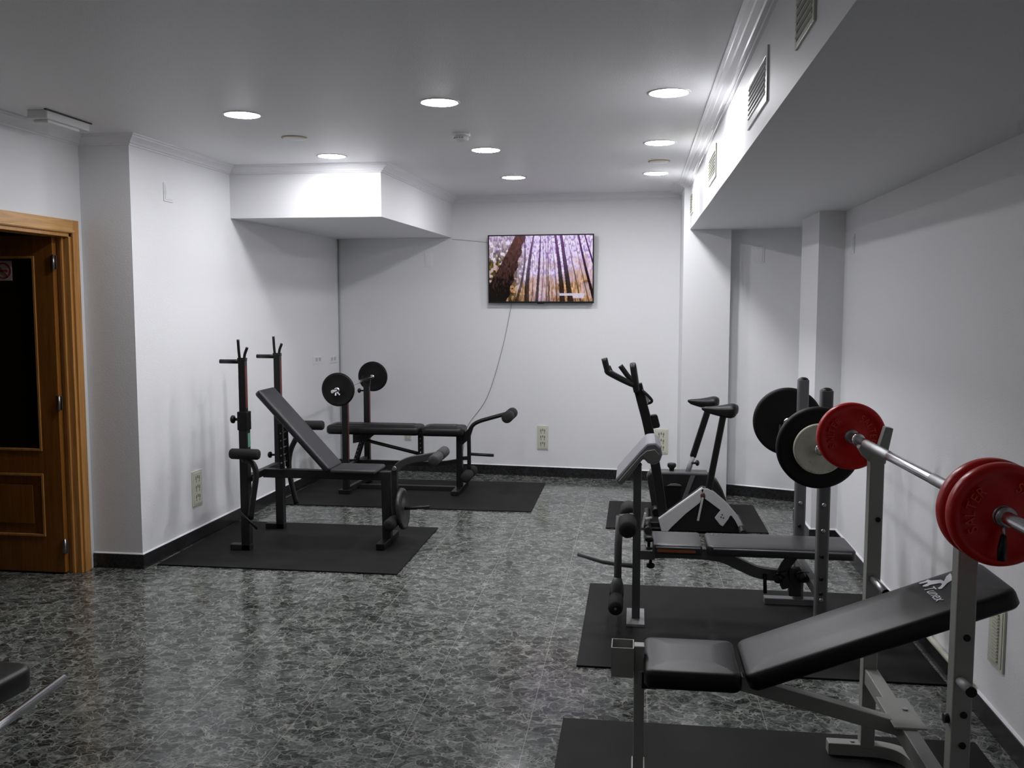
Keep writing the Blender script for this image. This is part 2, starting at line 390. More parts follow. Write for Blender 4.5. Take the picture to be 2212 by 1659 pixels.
def flat_disc(x, y, label):
    t = thing('ceiling_cover', (x, y, ZC), label, 'cover plate', 'flush round ceiling discs')
    obj('disc', MB().lathe((x, y, ZC), (0, 0, -1), [(.069, -.003), (.069, .004), (.062, .009), (.01, .010)], 40), M['ceil'], t)
    obj('edge_ring', MB().lathe((x, y, ZC), (0, 0, -1), [(.069, -.002), (.0745, -.002), (.0745, .005), (.069, .006)], 40), mat('tan_ring', (.50, .38, .24), .5), t)
flat_disc(-2.01, 5.335, 'flush round disc with a tan edge on the ceiling, left of the smoke detector')
flat_disc(.14, 6.53, 'faint flush round disc between the two far right downlights')
t = thing('smoke_detector', (-1.01, 5.34, ZC), 'white smoke detector on the ceiling in front of the central downlights', 'smoke detector')
obj('base', MB().lathe((-1.01, 5.34, ZC), (0, 0, -1), [(.050, -.002), (.050, .012), (.045, .016)], 36), M['white'], t)
obj('sensor_head', MB().lathe((-1.01, 5.34, ZC - .016), (0, 0, -1), [(.042, 0), (.040, .016), (.030, .028), (.006, .032)], 36), M['white'], t)
mb = MB()
for k in range(5):
    a = -PI * .9 + k * .38; mb.box(-1.01 + .040 * math.cos(a) - .005, -1.01 + .040 * math.cos(a) + .005, 5.34 + .040 * math.sin(a) - .002, 5.34 + .040 * math.sin(a) + .002, ZC - .030, ZC - .024)
obj('vent_slots', mb, M['slot'], t)
t = thing('emergency_light', (-2.98, 4.57, ZC), 'white box-shaped emergency light on the ceiling above the door', 'emergency light')
obj('housing', MB().prism([(-3.06, 4.40), (-2.95, 4.40), (-2.95, 4.77), (-3.06, 4.77)], ZC - .045, ZC + .002), M['white'], t, .006)
obj('lens_cover', MB().prism([(-3.045, 4.43), (-2.965, 4.43), (-2.965, 4.70), (-3.045, 4.70)], ZC - .060, ZC - .044), M['white'], t, .005)
obj('dark_edge', MB().box(-2.951, -2.941, 4.38, 4.78, ZC - .006, ZC + .002), M['dark'], t)

# ------------------------------------------------------------ vents, sockets, plates
def soffit_vent(y0, y1, z0, z1, label, m):
    t = thing('air_vent', (.4233, (y0 + y1) / 2, (z0 + z1) / 2), label, 'vent', 'air vents in the side of the right soffit')
    X = .4233; f = .022 if y1 - y0 < .35 else .035
    obj('backing', MB().box(X - .004, X + .001, y0 + .01, y1 - .01, z0 + .01, z1 - .01), M['dark'], t)
    mb = MB(); mb.box(X - .007, X + .001, y0, y0 + f, z0, z1); mb.box(X - .007, X + .001, y1 - f, y1, z0, z1)
    mb.box(X - .007, X + .001, y0 + f, y1 - f, z0, z0 + f * .8); mb.box(X - .007, X + .001, y0 + f, y1 - f, z1 - f * .8, z1)
    obj('frame', mb, m, t, .002)
    mb = MB(); a, b_ = z0 + f * .8, z1 - f * .8; k = 7
    for i in range(k):
        z = a + (b_ - a) * (i + .5) / k; mb.beam([(X - .006, y0 + f, z), (X - .006, y1 - f, z)], .007, .0085, up=(.3, 0, .95))
    obj('louvre', mb, m, t)
soffit_vent(2.39, 2.665, 2.283, 2.47, 'cream framed air vent cut by the top of the frame, nearest on the soffit', M['cast'])
soffit_vent(3.22, 3.76, 2.268, 2.45, 'large air vent with black gaps between louvres, second along the soffit', M['white'])
soffit_vent(5.25, 5.76, 2.293, 2.472, 'third air vent along the soffit, beside the second bright patch', M['cast'])
soffit_vent(7.32, 7.66, 2.30, 2.47, 'farthest and smallest looking air vent, at the end of the soffit', M['cast'])

def socket_plate(c, ux, n, w, h, label, style='slots', m=None, name='socket_plate', cat='socket', d=.008):
    """plate on a wall: c centre, ux horizontal direction, n outward normal"""
    c = V(c); ux = V(ux).normalized(); n = V(n).normalized(); uz = V((0, 0, 1))
    t = thing(name, c, label, cat)
    def slab(mb, u0, u1, z0, z1, a, b_):
        mb.loops([[c + ux * u + uz * z + n * k for u, z in ((u0, z0), (u1, z0), (u1, z1), (u0, z1))] for k in (a, b_)], smooth=False)
    mb = MB(); slab(mb, -w / 2, w / 2, -h / 2, h / 2, -.001, d)
    slab(mb, -w / 2 + .012, w / 2 - .012, -h / 2 + .012, h / 2 - .012, d - .001, d + .003)
    obj('plate', mb, m or M['cast'], t, .002)
    mb = MB()
    if style == 'slots':
        for r_ in range(3):
            mb = MB()
            zc = h * (.27 - .27 * r_)
            for k in range(3): 
                u = (k - 1) * w * .17; slab(mb, u - w * .05, u + w * .05, zc + .002 - abs(k - 1) * .008, zc + .022 - abs(k - 1) * .004, d + .002, d + .0035)
            for k in range(2):
                u = (k - .5) * w * .3; slab(mb, u - w * .035, u + w * .035, zc - .022, zc - .010, d + .002, d + .0035)
            obj('socket_holes', mb, M['slot'], t)
    elif style == 'switch':
        for k in (-1, 1):
            mb = MB(); slab(mb, k * w * .2 - w * .12, k * w * .2 + w * .12, -h * .2, h * .2, d + .002, d + .0045)
            obj('rocker', mb, M['rocker'], t)
    elif style == 'blank':
        slab(mb, -w * .3, w * .3, -h * .32, h * .32, d + .002, d + .004); obj('cover', mb, M['wall'], t)
    elif style == 'louvre':
        k = 15
        for i in range(k):
            z = -h * .36 + h * .74 * i / (k - 1); slab(mb, -w * .22, w * .24, z - .003, z + .003, d + .002, d + .010)
        obj('louvre', mb, M['cast'], t)
    return t
bn = V((-.0839, -1, 0)).normalized(); bu = V((1, -.0839, 0)).normalized()
ln_ = V((1, -.0291, 0)).normalized(); lu = V((.0291, 1, 0)).normalized()
def onback(x, z): return (x, bwy(x), z)
def onleft(y, z): return (lwx(y), y, z)
socket_plate(onback(-.845, .362), bu, bn, .104, .222, 'cream socket plate low on the back wall, between bench and bikes')
socket_plate(onback(.233, .362), bu, bn, .120, .222, 'cream socket plate on the back wall behind the bike post')
socket_plate(onback(-2.145, .332), bu, bn, .065, .068, 'tiny cream socket seen under the far black bench pad', 'switch')
socket_plate(onback(-1.93, 2.0), bu, bn, .075, .13, 'white blank plate high on the back wall beneath the ceiling box', 'blank', M['wall'], 'blank_plate', 'cover plate', .005)
socket_plate(onleft(5.795, .363), lu, ln_, .130, .235, 'cream socket plate low on the left wall near the corner')
socket_plate(onleft(5.545, 2.288), lu, ln_, .105, .115, 'white blank plate high on the left wall below the cornice', 'blank', M['wall'], 'blank_plate', 'cover plate', .005)
socket_plate(onleft(8.03, 1.092), lu, ln_, .20, .08, 'white switch plate on the left wall, first before the corner', 'switch', M['wall'], 'switch_plate', 'switch', .006)
socket_plate(onleft(8.42, 1.075), lu, ln_, .20, .08, 'white switch plate tight against the far left corner', 'switch', M['wall'], 'switch_plate', 'switch', .006)
socket_plate((XR, 3.545, .372), (0, -1, 0), (-1, 0, 0), .145, .235, 'cream louvred vent plate low on the right wall behind the red plates', 'louvre', M['cast'], 'vent_plate', 'vent')
socket_plate((XR, 6.10, 1.97), (0, -1, 0), (-1, 0, 0), .10, .12, 'faint beige plate high on the right wall beside the pilaster', 'blank', M['wall'], 'blank_plate', 'cover plate', .005)
nn = V((-.366, -.93, 0)).normalized(); nu = V((.93, -.366, 0)).normalized()
socket_plate((.98, 7.7495, 1.99), nu, nn, .08, .13, 'faint blank plate high on the shaded niche wall', 'blank', M['wall'], 'blank_plate', 'cover plate', .005)

# ------------------------------------------------------------ television
tvc = V((-.866, 8.375, 1.907)); tw, th = .970, .616
tv = thing('television', (-.866, bwy(-.866), 1.9), 'wall mounted television showing sunlit forest trunks', 'television')
tu = bu; tilt = math.radians(2.0); tn = V((bn.x, bn.y, -math.tan(tilt))).normalized(); tz = tn.cross(tu).normalized()
if tz.z < 0: tz = -tz
def tvp(u, v, k): return tvc + tu * u + tz * v + tn * k
def tslab(mb, u0, u1, v0, v1, a, b_): mb.loops([[tvp(u, v, k) for u, v in ((u0, v0), (u1, v0), (u1, v1), (u0, v1))] for k in (a, b_)], smooth=False)
mb = MB(); tslab(mb, -tw / 2 + .002, tw / 2 - .002, -th / 2 + .002, th / 2 - .002, -.028, -.002)
obj('back_shell', mb, M['black'], tv, .004)
mb = MB(); e = .011
tslab(mb, -tw / 2, -tw / 2 + e, -th / 2, th / 2, -.006, .004); tslab(mb, tw / 2 - e, tw / 2, -th / 2, th / 2, -.006, .004)
tslab(mb, -tw / 2 + e, tw / 2 - e, th / 2 - e, th / 2, -.006, .004); tslab(mb, -tw / 2 + e, tw / 2 - e, -th / 2, -th / 2 + e * 1.5, -.006, .004)
tslab(mb, -.03, .03, -th / 2 - .006, -th / 2 + .004, -.006, .002)
obj('bezel', mb, M['black'], tv, .001)
mb = MB(); tslab(mb, -.16, .16, -.12, .12, -.075, -.026); obj('wall_bracket', mb, M['char'], tv)
# screen picture painted as colours on a fine grid
NX, NY = 300, 190
def hsh(i, j, s=0):
    x = math.sin(i * 127.1 + j * 311.7 + s * 74.7) * 43758.5453; return x - math.floor(x)
def vn(x, y, s=0):
    i, j = math.floor(x), math.floor(y); fx, fy = x - i, y - j; fx = fx * fx * (3 - 2 * fx); fy = fy * fy * (3 - 2 * fy)
    return (hsh(i, j, s) * (1 - fx) + hsh(i + 1, j, s) * fx) * (1 - fy) + (hsh(i, j + 1, s) * (1 - fx) + hsh(i + 1, j + 1, s) * fx) * fy
trunks = [  # x(top), width(top), x(mid), x(bottom), width(bottom) - screen fractions
    (.345, .008, .34, .26, .03, .8), (.437, .014, .385, .365, .05, .9), (.505, .010, .485, .463, .030, .9), (.545, .006, .560, .555, .016, .6), (.575, .006, .575, .583, .020, .6),
    (.645, .022, .685, .713, .050, .95), (.700, .026, .745, .790, .055, .95), (.865, .017, .935, 1.02, .03, 1.), (.925, .014, 1.02, 1.12, .02, 1.), (.60, .004, .64, .660, .022, .6),
    (.755, .002, .820, .885, .018, .7), (.82, .002, .89, .965, .014, .7), (.52, .004, .53, .505, .016, .5), (.40, .004, .425, .415, .014, .5), (.61, .004, .600, .625, .012, .45)]
def paint(x, y):                             # y: 0 top .. 1 bottom
    r = vn(x * 40, y * 26, 1); r2 = vn(x * 90, y * 30, 2); r3 = vn(x * 14, y * 9, 3)
    sky = V((.70, .55, .92)).lerp(V((.95, .88, 1.)), r * .9)
    warm = V((.30, .13, .05)).lerp(V((.85, .52, .30)), r2)
    gy = min(1, max(0, (y - .42 + (r3 - .5) * .5) * 2.4)); gy *= (1 - .45 * math.exp(-((x - .5) / .1) ** 2))
    c = sky.lerp(warm, gy)
    c = c.lerp(V((.24, .11, .36)), .6 * (r2 > .62) * (1 - gy)); c = c.lerp(V((.10, .04, .02)), .7 * (vn(x * 120, y * 8, 5) > .6) * gy)
    if x < .42:                              # foliage at left
        f = min(1, max(0, (.42 - x) * 5)) * (1 if r < .62 else .25)
        c = c.lerp(V((.30, .23, .06)).lerp(V((.05, .032, .012)), min(1, r2 + y * .6)), f * min(1, .35 + y * 1.6))
    if x > .78 and y > .3: c = c.lerp(V((.62, .36, .20)), .35 * (r > .5))
    bl = (.255 - .20 * y - .06 * y * y); br = (.355 - .165 * y - .02 * y * y + .01 * math.sin(y * 30))   # big trunk
    if bl - .10 * y < x < br: 
        c = V((.12, .05, .045)).lerp(V((.006, .004, .003)), min(1, y * 1.3 + (r2 - .5) * .7))
    for xt, wt, xm, xb, wb, k in trunks:
        xc = xt * (1 - y) * (1 - 2 * y) + 4 * xm * y * (1 - y) + xb * y * (2 * y - 1)
        wd = (wt + (wb - wt) * y) / 2
        if abs(x - xc) < wd:
            dk = V((.13, .04, .18)).lerp(V((.014, .007, .005)), min(1, y * 1.6)); c = c.lerp(dk, k)
    c = c.lerp(V((.01, .008, .006)), max(0, (y - .93) * 6) * (1 if r2 > .3 else .5))
    if .68 < x < .925 and .875 < y < .915 or .81 < x < .915 and .90 < y < .95: c = c.lerp(V((.66, .62, .76)), .85)
    return c
mb = MB(); vs = []
sw, sh = tw - 2 * e, th - 2.5 * e
for j in range(NY + 1):
    vs.append([mb.bm.verts.new(tvp(-sw / 2 + sw * i / NX, th / 2 - e - sh * j / NY, .0005)) for i in range(NX + 1)])
for j in range(NY):
    for i in range(NX): mb.bm.faces.new((vs[j][i], vs[j + 1][i], vs[j + 1][i + 1], vs[j][i + 1]))
sm = bpy.data.materials.new('screen_picture'); sm.use_nodes = True; nt = sm.node_tree; nt.nodes.clear()
a_ = nt.nodes.new('ShaderNodeVertexColor'); a_.layer_name = 'picture'; e_ = nt.nodes.new('ShaderNodeEmission'); g_ = nt.nodes.new('ShaderNodeBsdfGlossy'); ad_ = nt.nodes.new('ShaderNodeAddShader'); o_ = nt.nodes.new('ShaderNodeOutputMaterial')
g_.inputs['Color'].default_value = (.02, .02, .02, 1); g_.inputs['Roughness'].default_value = .2
nt.links.new(a_.outputs[0], e_.inputs[0]); e_.inputs[1].default_value = .25; nt.links.new(e_.outputs[0], ad_.inputs[0]); nt.links.new(g_.outputs[0], ad_.inputs[1]); nt.links.new(ad_.outputs[0], o_.inputs[0])
scr = obj('screen', mb, sm, tv)
ca = scr.data.color_attributes.new('picture', 'FLOAT_COLOR', 'POINT')
buf = []
for j in range(NY + 1):
    for i in range(NX + 1):
        c = paint(i / NX, j / NY); buf += [c.x, c.y, c.z, 1.]
ca.data.foreach_set('color', buf)
# thin cables
cb = thing('power_cable', (-1.14, 8.45, 1.0), 'thin white cable hanging from the television down the back wall', 'cable')
obj('cable', MB().tube(catmull([(-1.135, 8.44, 1.62), (-1.15, bwy(-1.15) - .006, 1.54), (-1.235, bwy(-1.23) - .006, 1.15), (-1.375, bwy(-1.37) - .006, .72), (-1.56, bwy(-1.55) - .006, .45), (-1.60, bwy(-1.6) - .008, .25), (-1.62, bwy(-1.62) - .018, .10)]), .0028, 8), mat('cable_grey', (.32, .32, .34), .5), cb)
cb = thing('antenna_cable', (-1.5, 8.5, 2.16), 'thin cable running from the television to the ceiling box', 'cable')
obj('cable', MB().tube(catmull([(-1.30, 8.44, 2.13), (-1.37, bwy(-1.37) - .006, 2.155), (-1.52, bwy(-1.52) - .006, 2.172), (-1.70, bwy(-1.70) - .006, 2.19)]), .0028, 8), mat('cable_white', (.55, .55, .57), .5), cb)
obj('corner_conduit', MB().tube([(LW1.x + .010, LW1.y - .012, .09), (LW1.x + .010, LW1.y - .012, ZS)], .005, 8), mat('conduit_grey', (.40, .41, .42), .5))
tag(bpy.data.objects['corner_conduit'], 'thin grey conduit running down the far left room corner', 'conduit')

# ------------------------------------------------------------ rubber mats
def rmat(x0, x1, y0, y1, label, sk=0.):
    t = obj('rubber_mat', MB().prism([(x0, y0), (x1 + sk, y0), (x1, y1), (x0, y1)], .0005, .009), M['rubber'], None, .002)
    tag(t, label, 'mat', 'black rubber mats under the equipment')
rmat(-2.885, -1.383, 5.205, 6.350, 'black rubber mat under the near left bench with the leaning backrest')
rmat(-2.83, -.785, 6.945, 8.090, 'black rubber mat under the far left bench with the loaded barbell')
rmat(-.20, .93, 6.51, 7.41, 'black rubber mat under the exercise bikes')
rmat(-.245, 1.31, 3.965, 5.180, 'black rubber mat under the grey bench with black plates')
rmat(-.262, 1.24, 2.25, 3.440, 'black rubber mat under the front bench with red plates')
ZF = .009

# ------------------------------------------------------------ bench A (near left, inclined backrest)
def roller(name, p0, p1, r, m, parent, hole=True):
    p0, p1 = V(p0), V(p1); ax = (p1 - p0).normalized(); L = (p1 - p0).length
    return obj(name, MB().lathe(p0, ax, [(r * .3, -.002), (r * .82, 0), (r, .010), (r, L - .010), (r * .82, L), (r * .3, L + .002)], 24), m, parent)
def knob(name, p, ax, r, parent, m=None):
    ax = V(ax).normalized(); p = V(p)
    mb = MB().tube([p, p + ax * .03], r * .35, 10)
    mb.lathe(p + ax * .03, ax, [(r * .5, 0), (r, .006), (r, .02), (r * .6, .027)], 10)
    return obj(name, mb, m or M['black'], parent)

A = thing('weight_bench', (-2.05, 5.88, 0), 'black weight bench with backrest leaning steeply and empty tall rack posts', 'weight bench', 'weight benches')
AY = 5.88
for k, y in enumerate((5.6, 6.18)):
    s_ = -1 if k == 0 else 1
    up = obj('upright', MB().box(-2.508, -2.452, y - .028, y + .028, ZF, .905), M['char'], A, .004)
    obj('inner_tube', MB().box(-2.504, -2.460, y - .022, y + .022, .90, 1.245), M['black'], up, .004)
    obj('scale_sticker', MB().box(-2.4605, -2.4592, y - .012, y + .012, .93, 1.20), M['redstick'], up)
    mb = MB().tube(catmull([(-2.500, y, 1.24), (-2.505, y, 1.30), (-2.508, y, 1.368)]), .009)
    mb.tube(catmull([(-2.470, y, 1.24), (-2.465, y, 1.275), (-2.448, y, 1.318)]), .009)
    mb.box(-2.510, -2.456, y - .014, y + .014, 1.232, 1.252)
    obj('bar_cradle', mb, M['black'], up)
    obj('spotter_peg', MB().tube([(-2.470, y, 1.228), (-2.632, y, 1.228)], .014), M['black'], up)
    if k == 0:
        obj('clamp_collar', MB().box(-2.514, -2.446, y - .034, y + .034, .79, .91), M['black'], up, .006)
        knob('adjusting_knob', (-2.512, y, .857), (-1, 0, 0), .026, up)
        obj('sticker', MB().box(-2.4515, -2.4505, y - .016, y + .016, .68, .77), M['green'], up)
    else:
        knob('adjusting_knob', (-2.508, y, .533), (-1, 0, 0), .022, up)
    obj('foot', MB().box(-2.585, -2.450, y - .028, y + .028, ZF, ZF + .038), M['char'], A, .004)
obj('crossbar', MB().box(-2.50, -2.46, 5.62, 6.16, .445, .490), M['char'], A, .003)
obj('main_beam', MB().box(-2.47, -1.598, AY - .028, AY + .028, .434, .492), M['char'], A, .004)
obj('front_leg', MB().beam([(-1.628, AY, .445), (-1.622, AY, ZF + .03)], .055, .058, up=(1, 0, 0)), M['char'], A, .004)
obj('foot', MB().box(-1.65, -1.595, 5.69, 6.07, ZF, ZF + .042), M['black'], A, .004)
bx = V((-1.965, AY, .518)); tx = V((-2.443, AY, 1.035)); ud = (tx - bx).normalized()
nb = V((ud.z, 0, -ud.x)); nb = nb if nb.z > 0 else -nb
obj('backrest_pad', MB().pad(bx, ud, (0, 1, 0), (tx - bx).length, .265, .042, r=.02, puff=.004), M['vinylA'], A)
obj('backrest_rail', MB().beam([bx - nb * .058 + ud * .02, tx - nb * .058 - ud * .10], .04, .028, up=nb), M['black'], A)
obj('seat_pad', MB().pad((-1.975, AY, .520), (1, 0, 0), (0, 1, 0), .310, .265, .028, r=.02, puff=.003), M['vinylA'], A)
obj('seat_bracket', MB().box(-1.94, -1.70, AY - .07, AY + .07, .490, .494), M['steel'], A)
mb = MB().beam([(-2.335, AY - .05, .80), (-2.325, AY - .05, .50)], .006, .030, up=(1, 0, 0)).beam([(-2.335, AY + .05, .80), (-2.325, AY + .05, .50)], .006, .030, up=(1, 0, 0))
sup = obj('support_ladder', mb, M['black'], A)
mb = MB()
for k in range(5): mb.tube([(-2.327, AY - .062, .54 + .05 * k), (-2.327, AY + .062, .54 + .05 * k)], .005, 8)
obj('ladder_rung', mb, M['steel'], sup)
# butterfly arms
arm = obj('butterfly_arm', MB().tube(catmull([(-2.470, 5.545, .612), (-2.42, 5.545, .595), (-2.392, 5.545, .555), (-2.386, 5.545, .500), (-2.405, 5.545, .38), (-2.430, 5.545, .225)]), .019), M['char'], A)
roller('arm_pad', (-2.541, 5.52, .648), (-2.352, 5.52, .646), .034, M['foam'], arm)
obj('foot_lever', MB().tube([(-2.492, 5.53, .272), (-2.378, 5.53, .165)], .009), M['black'], arm)
obj('pivot_bracket', MB().beam([(-2.40, 5.56, .475), (-2.49, 5.80, .462)], .03, .035), M['char'], arm)
arm = obj('butterfly_arm', MB().tube(catmull([(-2.345, 6.235, .700), (-2.375, 6.235, .65), (-2.420, 6.235, .56), (-2.436, 6.235, .45), (-2.420, 6.235, .32), (-2.385, 6.235, .175)]), .019), M['char'], A)
roller('arm_pad', (-2.40, 6.26, .735), (-2.185, 6.26, .738), .034, M['foam'], arm)
# leg lever
lv = obj('leg_lever', MB().beam(catmull([(-1.568, AY, .50), (-1.530, AY, .540), (-1.46, AY, .572), (-1.36, AY, .592), (-1.27, AY, .610)], 4), .04, .046), M['charg'], A, .005)
obj('lever_tube', MB().beam([(-1.570, AY, .505), (-1.566, AY, .15)], .036, .036, up=(1, 0, 0)), M['char'], lv, .003)
roller('foam_roller', (-1.27, 5.70, .600), (-1.27, 5.86, .603), .036, M['foamg'], lv)
roller('foam_roller', (-1.27, 5.90, .603), (-1.27, 6.06, .606), .036, M['foamg'], lv)
roller('foam_roller', (-1.566, 5.70, .170), (-1.566, 5.86, .170), .040, M['foam'], lv)
roller('foam_roller', (-1.566, 5.90, .170), (-1.566, 6.06, .170), .040, M['foam'], lv)
obj('pivot_bolt', MB().tube([(-1.565, AY - .035, .517), (-1.565, AY + .035, .517)], .013), M['steel'], lv)
obj('weight_peg', MB().tube([(-1.575, AY, .240), (-1.335, AY, .262)], .011), M['black'], lv)
wp = thing('weight_plate', (-1.515, AY, .24), 'small black iron plate on the leg lever of the leaning bench', 'weight plate')
obj('disc', MB().lathe((-1.530, AY, .244), (1, 0, .09), [(.014, -.002), (.09, 0), (.118, -.004), (.134, .0), (.138, .008), (.134, .024), (.118, .030), (.105, .022), (.06, .022), (.05, .027), (.016, .028)], 48), M['iron'], wp)

# ------------------------------------------------------------ bench B (far left)
B = thing('weight_bench', (-2.0, 7.65, 0), 'black flat weight bench holding a loaded barbell against the back wall', 'weight bench', 'weight benches')
BY = 7.65
for y, x, zt in ((7.40, -2.392, .872), (7.88, -2.348, .905)):
    up = obj('upright', MB().box(x - .025, x + .025, y - .024, y + .024, ZF, zt - .03), M['black'], B, .004)
    obj('scale_sticker', MB().box(x + .0248, x + .0262, y - .016, y + .016, .30, zt - .08), M['redstick'], up)
    mb = MB().beam([(x - .022, y, zt - .05), (x - .040, y, zt + .055)], .03, .006, up=(1, 0, 0)); mb.beam([(x + .022, y, zt - .05), (x + .034, y, zt + .03)], .03, .006, up=(1, 0, 0)); mb.box(x - .03, x + .03, y - .016, y + .016, zt - .034, zt - .016)
    obj('bar_cradle', mb, M['black'], up)
    knob('adjusting_knob', (x - .025, y, zt - .075), (-1, 0, 0), .02, up)
    obj('foot', MB().box(x - .06, x + .035, y - .03, y + .03, ZF, ZF + .035), M['black'], B, .004)
obj('rear_crossbar', MB().beam([(-2.385, 7.42, .045), (-2.352, 7.86, .045)], .035, .035), M['char'], B)
obj('upper_crossbar', MB().beam([(-2.385, 7.42, .237), (-2.352, 7.86, .237)], .035, .035), M['black'], B)
obj('main_tube', MB().beam(catmull([(-2.53, BY, .240), (-2.2, BY, .238), (-1.75, BY, .236), (-1.60, BY, .245), (-1.50, BY, .262)], 4), .035, .035), M['black'], B)
obj('base_beam', MB().box(-2.37, -1.49, BY - .02, BY + .02, ZF, ZF + .035), M['char'], B, .003)
obj('backrest_pad', MB().pad((-2.61, BY, .566), (1, 0, 0), (0, 1, 0), .815, .27, .076, r=.05, puff=.007, edge=.03), M['vinyl'], B)
obj('seat_pad', MB().pad((-1.787, BY, .564), (1, 0, 0), (0, 1, 0), .362, .27, .076, r=.05, puff=.007, edge=.03), M['vinyl'], B)
obj('pad_bracket', MB().prismY([(-2.40, .488), (-2.40, .40), (-2.28, .425), (-2.20, .488)], BY - .03, BY + .03), M['black'], B)
obj('front_leg', MB().box(-1.500, -1.448, BY - .026, BY + .026, ZF, .492), M['black'], B, .004)
obj('foot', MB().box(-1.505, -1.445, 7.42, 7.90, ZF, ZF + .038), M['black'], B, .004)
obj('backrest_strut', MB().tube([(-2.345, BY, .437), (-1.825, BY, .318)], .015), M['black'], B)
ad = obj('seat_support', MB().box(-1.832, -1.788, BY - .018, BY + .018, .245, .492), M['black'], B)
mb = MB()
for k in range(4): mb.tube([(-1.81, BY - .024, .33 + .04 * k), (-1.81, BY + .024, .345 + .04 * k)], .007, 8)
obj('pin_hole', mb, M['steel'], ad)
lad = obj('support_ladder', MB().beam([(-2.325, BY - .04, .42), (-2.385, BY - .04, .24)], .006, .028, up=(1, 0, 0)).beam([(-2.325, BY + .04, .42), (-2.385, BY + .04, .24)], .006, .028, up=(1, 0, 0)), M['black'], B)
mb = MB()
for k in range(5): mb.tube([(-2.378 + .012 * k, BY - .05, .27 + .034 * k), (-2.378 + .012 * k, BY + .05, .27 + .034 * k)], .005, 8)
obj('ladder_rung', mb, M['steel'], lad)
lv = obj('leg_lever', MB().tube(catmull([(-1.393, BY, .18), (-1.393, BY, .36), (-1.392, BY, .50), (-1.365, BY, .565), (-1.31, BY, .603), (-1.20, BY, .638), (-1.06, BY, .678)], 5), .017), M['black'], B)
obj('gusset', MB().prismY([(-1.452, .40), (-1.385, .46), (-1.34, .60), (-1.395, .545), (-1.452, .478)], BY - .012, BY + .012), M['black'], lv)
for y0, y1 in ((7.47, 7.63), (7.67, 7.83)):
    roller('foam_roller', (-1.046, y0, .662), (-1.046, y1, .662), .046, M['foam'], lv)
    roller('foam_roller', (-1.393, y0, .155), (-1.393, y1, .155), .044, M['foam'], lv)
obj('weight_peg', MB().tube([(-1.393, BY, .325), (-1.182, BY, .318)], .013), M['char'], lv)
obj('pivot_arm', MB().beam([(-1.47, BY, .285), (-1.39, BY, .292)], .03, .03), M['black'], lv)

# ------------------------------------------------------------ barbells and plates
def barbell(name, p0, p1, r, label, collars, knurl=None, m=None):
    p0, p1 = V(p0), V(p1); ax = (p1 - p0).normalized()
    t = thing(name, (p0 + p1) / 2, label, 'barbell')
    obj('shaft', MB().lathe(p0, ax, [(r * .8, 0), (r, .003), (r, (p1 - p0).length - .003), (r * .8, (p1 - p0).length)], 24), M['chrome'], t)
    for s_, cr, cl in collars:
        obj('collar', MB().lathe(p0 + ax * s_, ax, [(r, 0), (cr, .002), (cr, cl - .002), (r, cl)], 24), M['chrome'], t)
    if knurl:
        for a, b_ in knurl:
            obj('knurled_grip', MB().lathe(p0 + ax * a, ax, [(r, 0), (r + .0006, .001), (r + .0006, b_ - a), (r, b_ - a + .001)], 24), mat('knurled_steel', (.45, .45, .46), .42, 1., bump=(900, .6, .001)), t)
    return t
def plate(p, ax, prof, m, label, group=None, extra=None):
    t = thing('weight_plate', p, label, 'weight plate', group)
    obj('disc', MB().lathe(p, ax, prof, 72), m, t)
    return t
# B barbell
barbell('barbell', (-2.365, 7.00, .904), (-2.365, 8.32, .940), .0145, 'chrome barbell with two black plates on the far left bench', [(.165, .02, .03), (1.10, .02, .03)])
pb = [(.0150, -.013), (.03, -.015), (.05, -.012), (.115, -.012), (.124, -.015), (.132, -.011), (.136, -.004), (.136, .004), (.132, .011), (.124, .015), (.115, .012), (.05, .012), (.03, .015), (.0150, .013)]
plate((-2.366, 7.145, .908), (0, 1, .027), pb, M['blkplate'], 'black plate on the near end of the far bench barbell', 'black plates of the far left barbell')
plate((-2.366, 8.135, .936), (0, 1, .027), pb, M['blkplate'], 'black plate on the far end of the far bench barbell', 'black plates of the far left barbell')
t = thing('spring_clamp', (-2.365, 7.11, .905), 'shiny spring clamp on the near end of the far left barbell', 'clamp')
obj('ring', MB().lathe((-2.365, 7.105, .906), (0, 1, .027), [(.0135, 0), (.022, .001), (.022, .018), (.0135, .019)], 20), M['chrome'], t)
obj('wing', MB().beam([(-2.360, 7.108, .89), (-2.335, 7.10, .870)], .01, .012).beam([(-2.372, 7.108, .885), (-2.372, 7.10, .862)], .01, .012, up=(1, 0, 0)), M['chrome'], t)

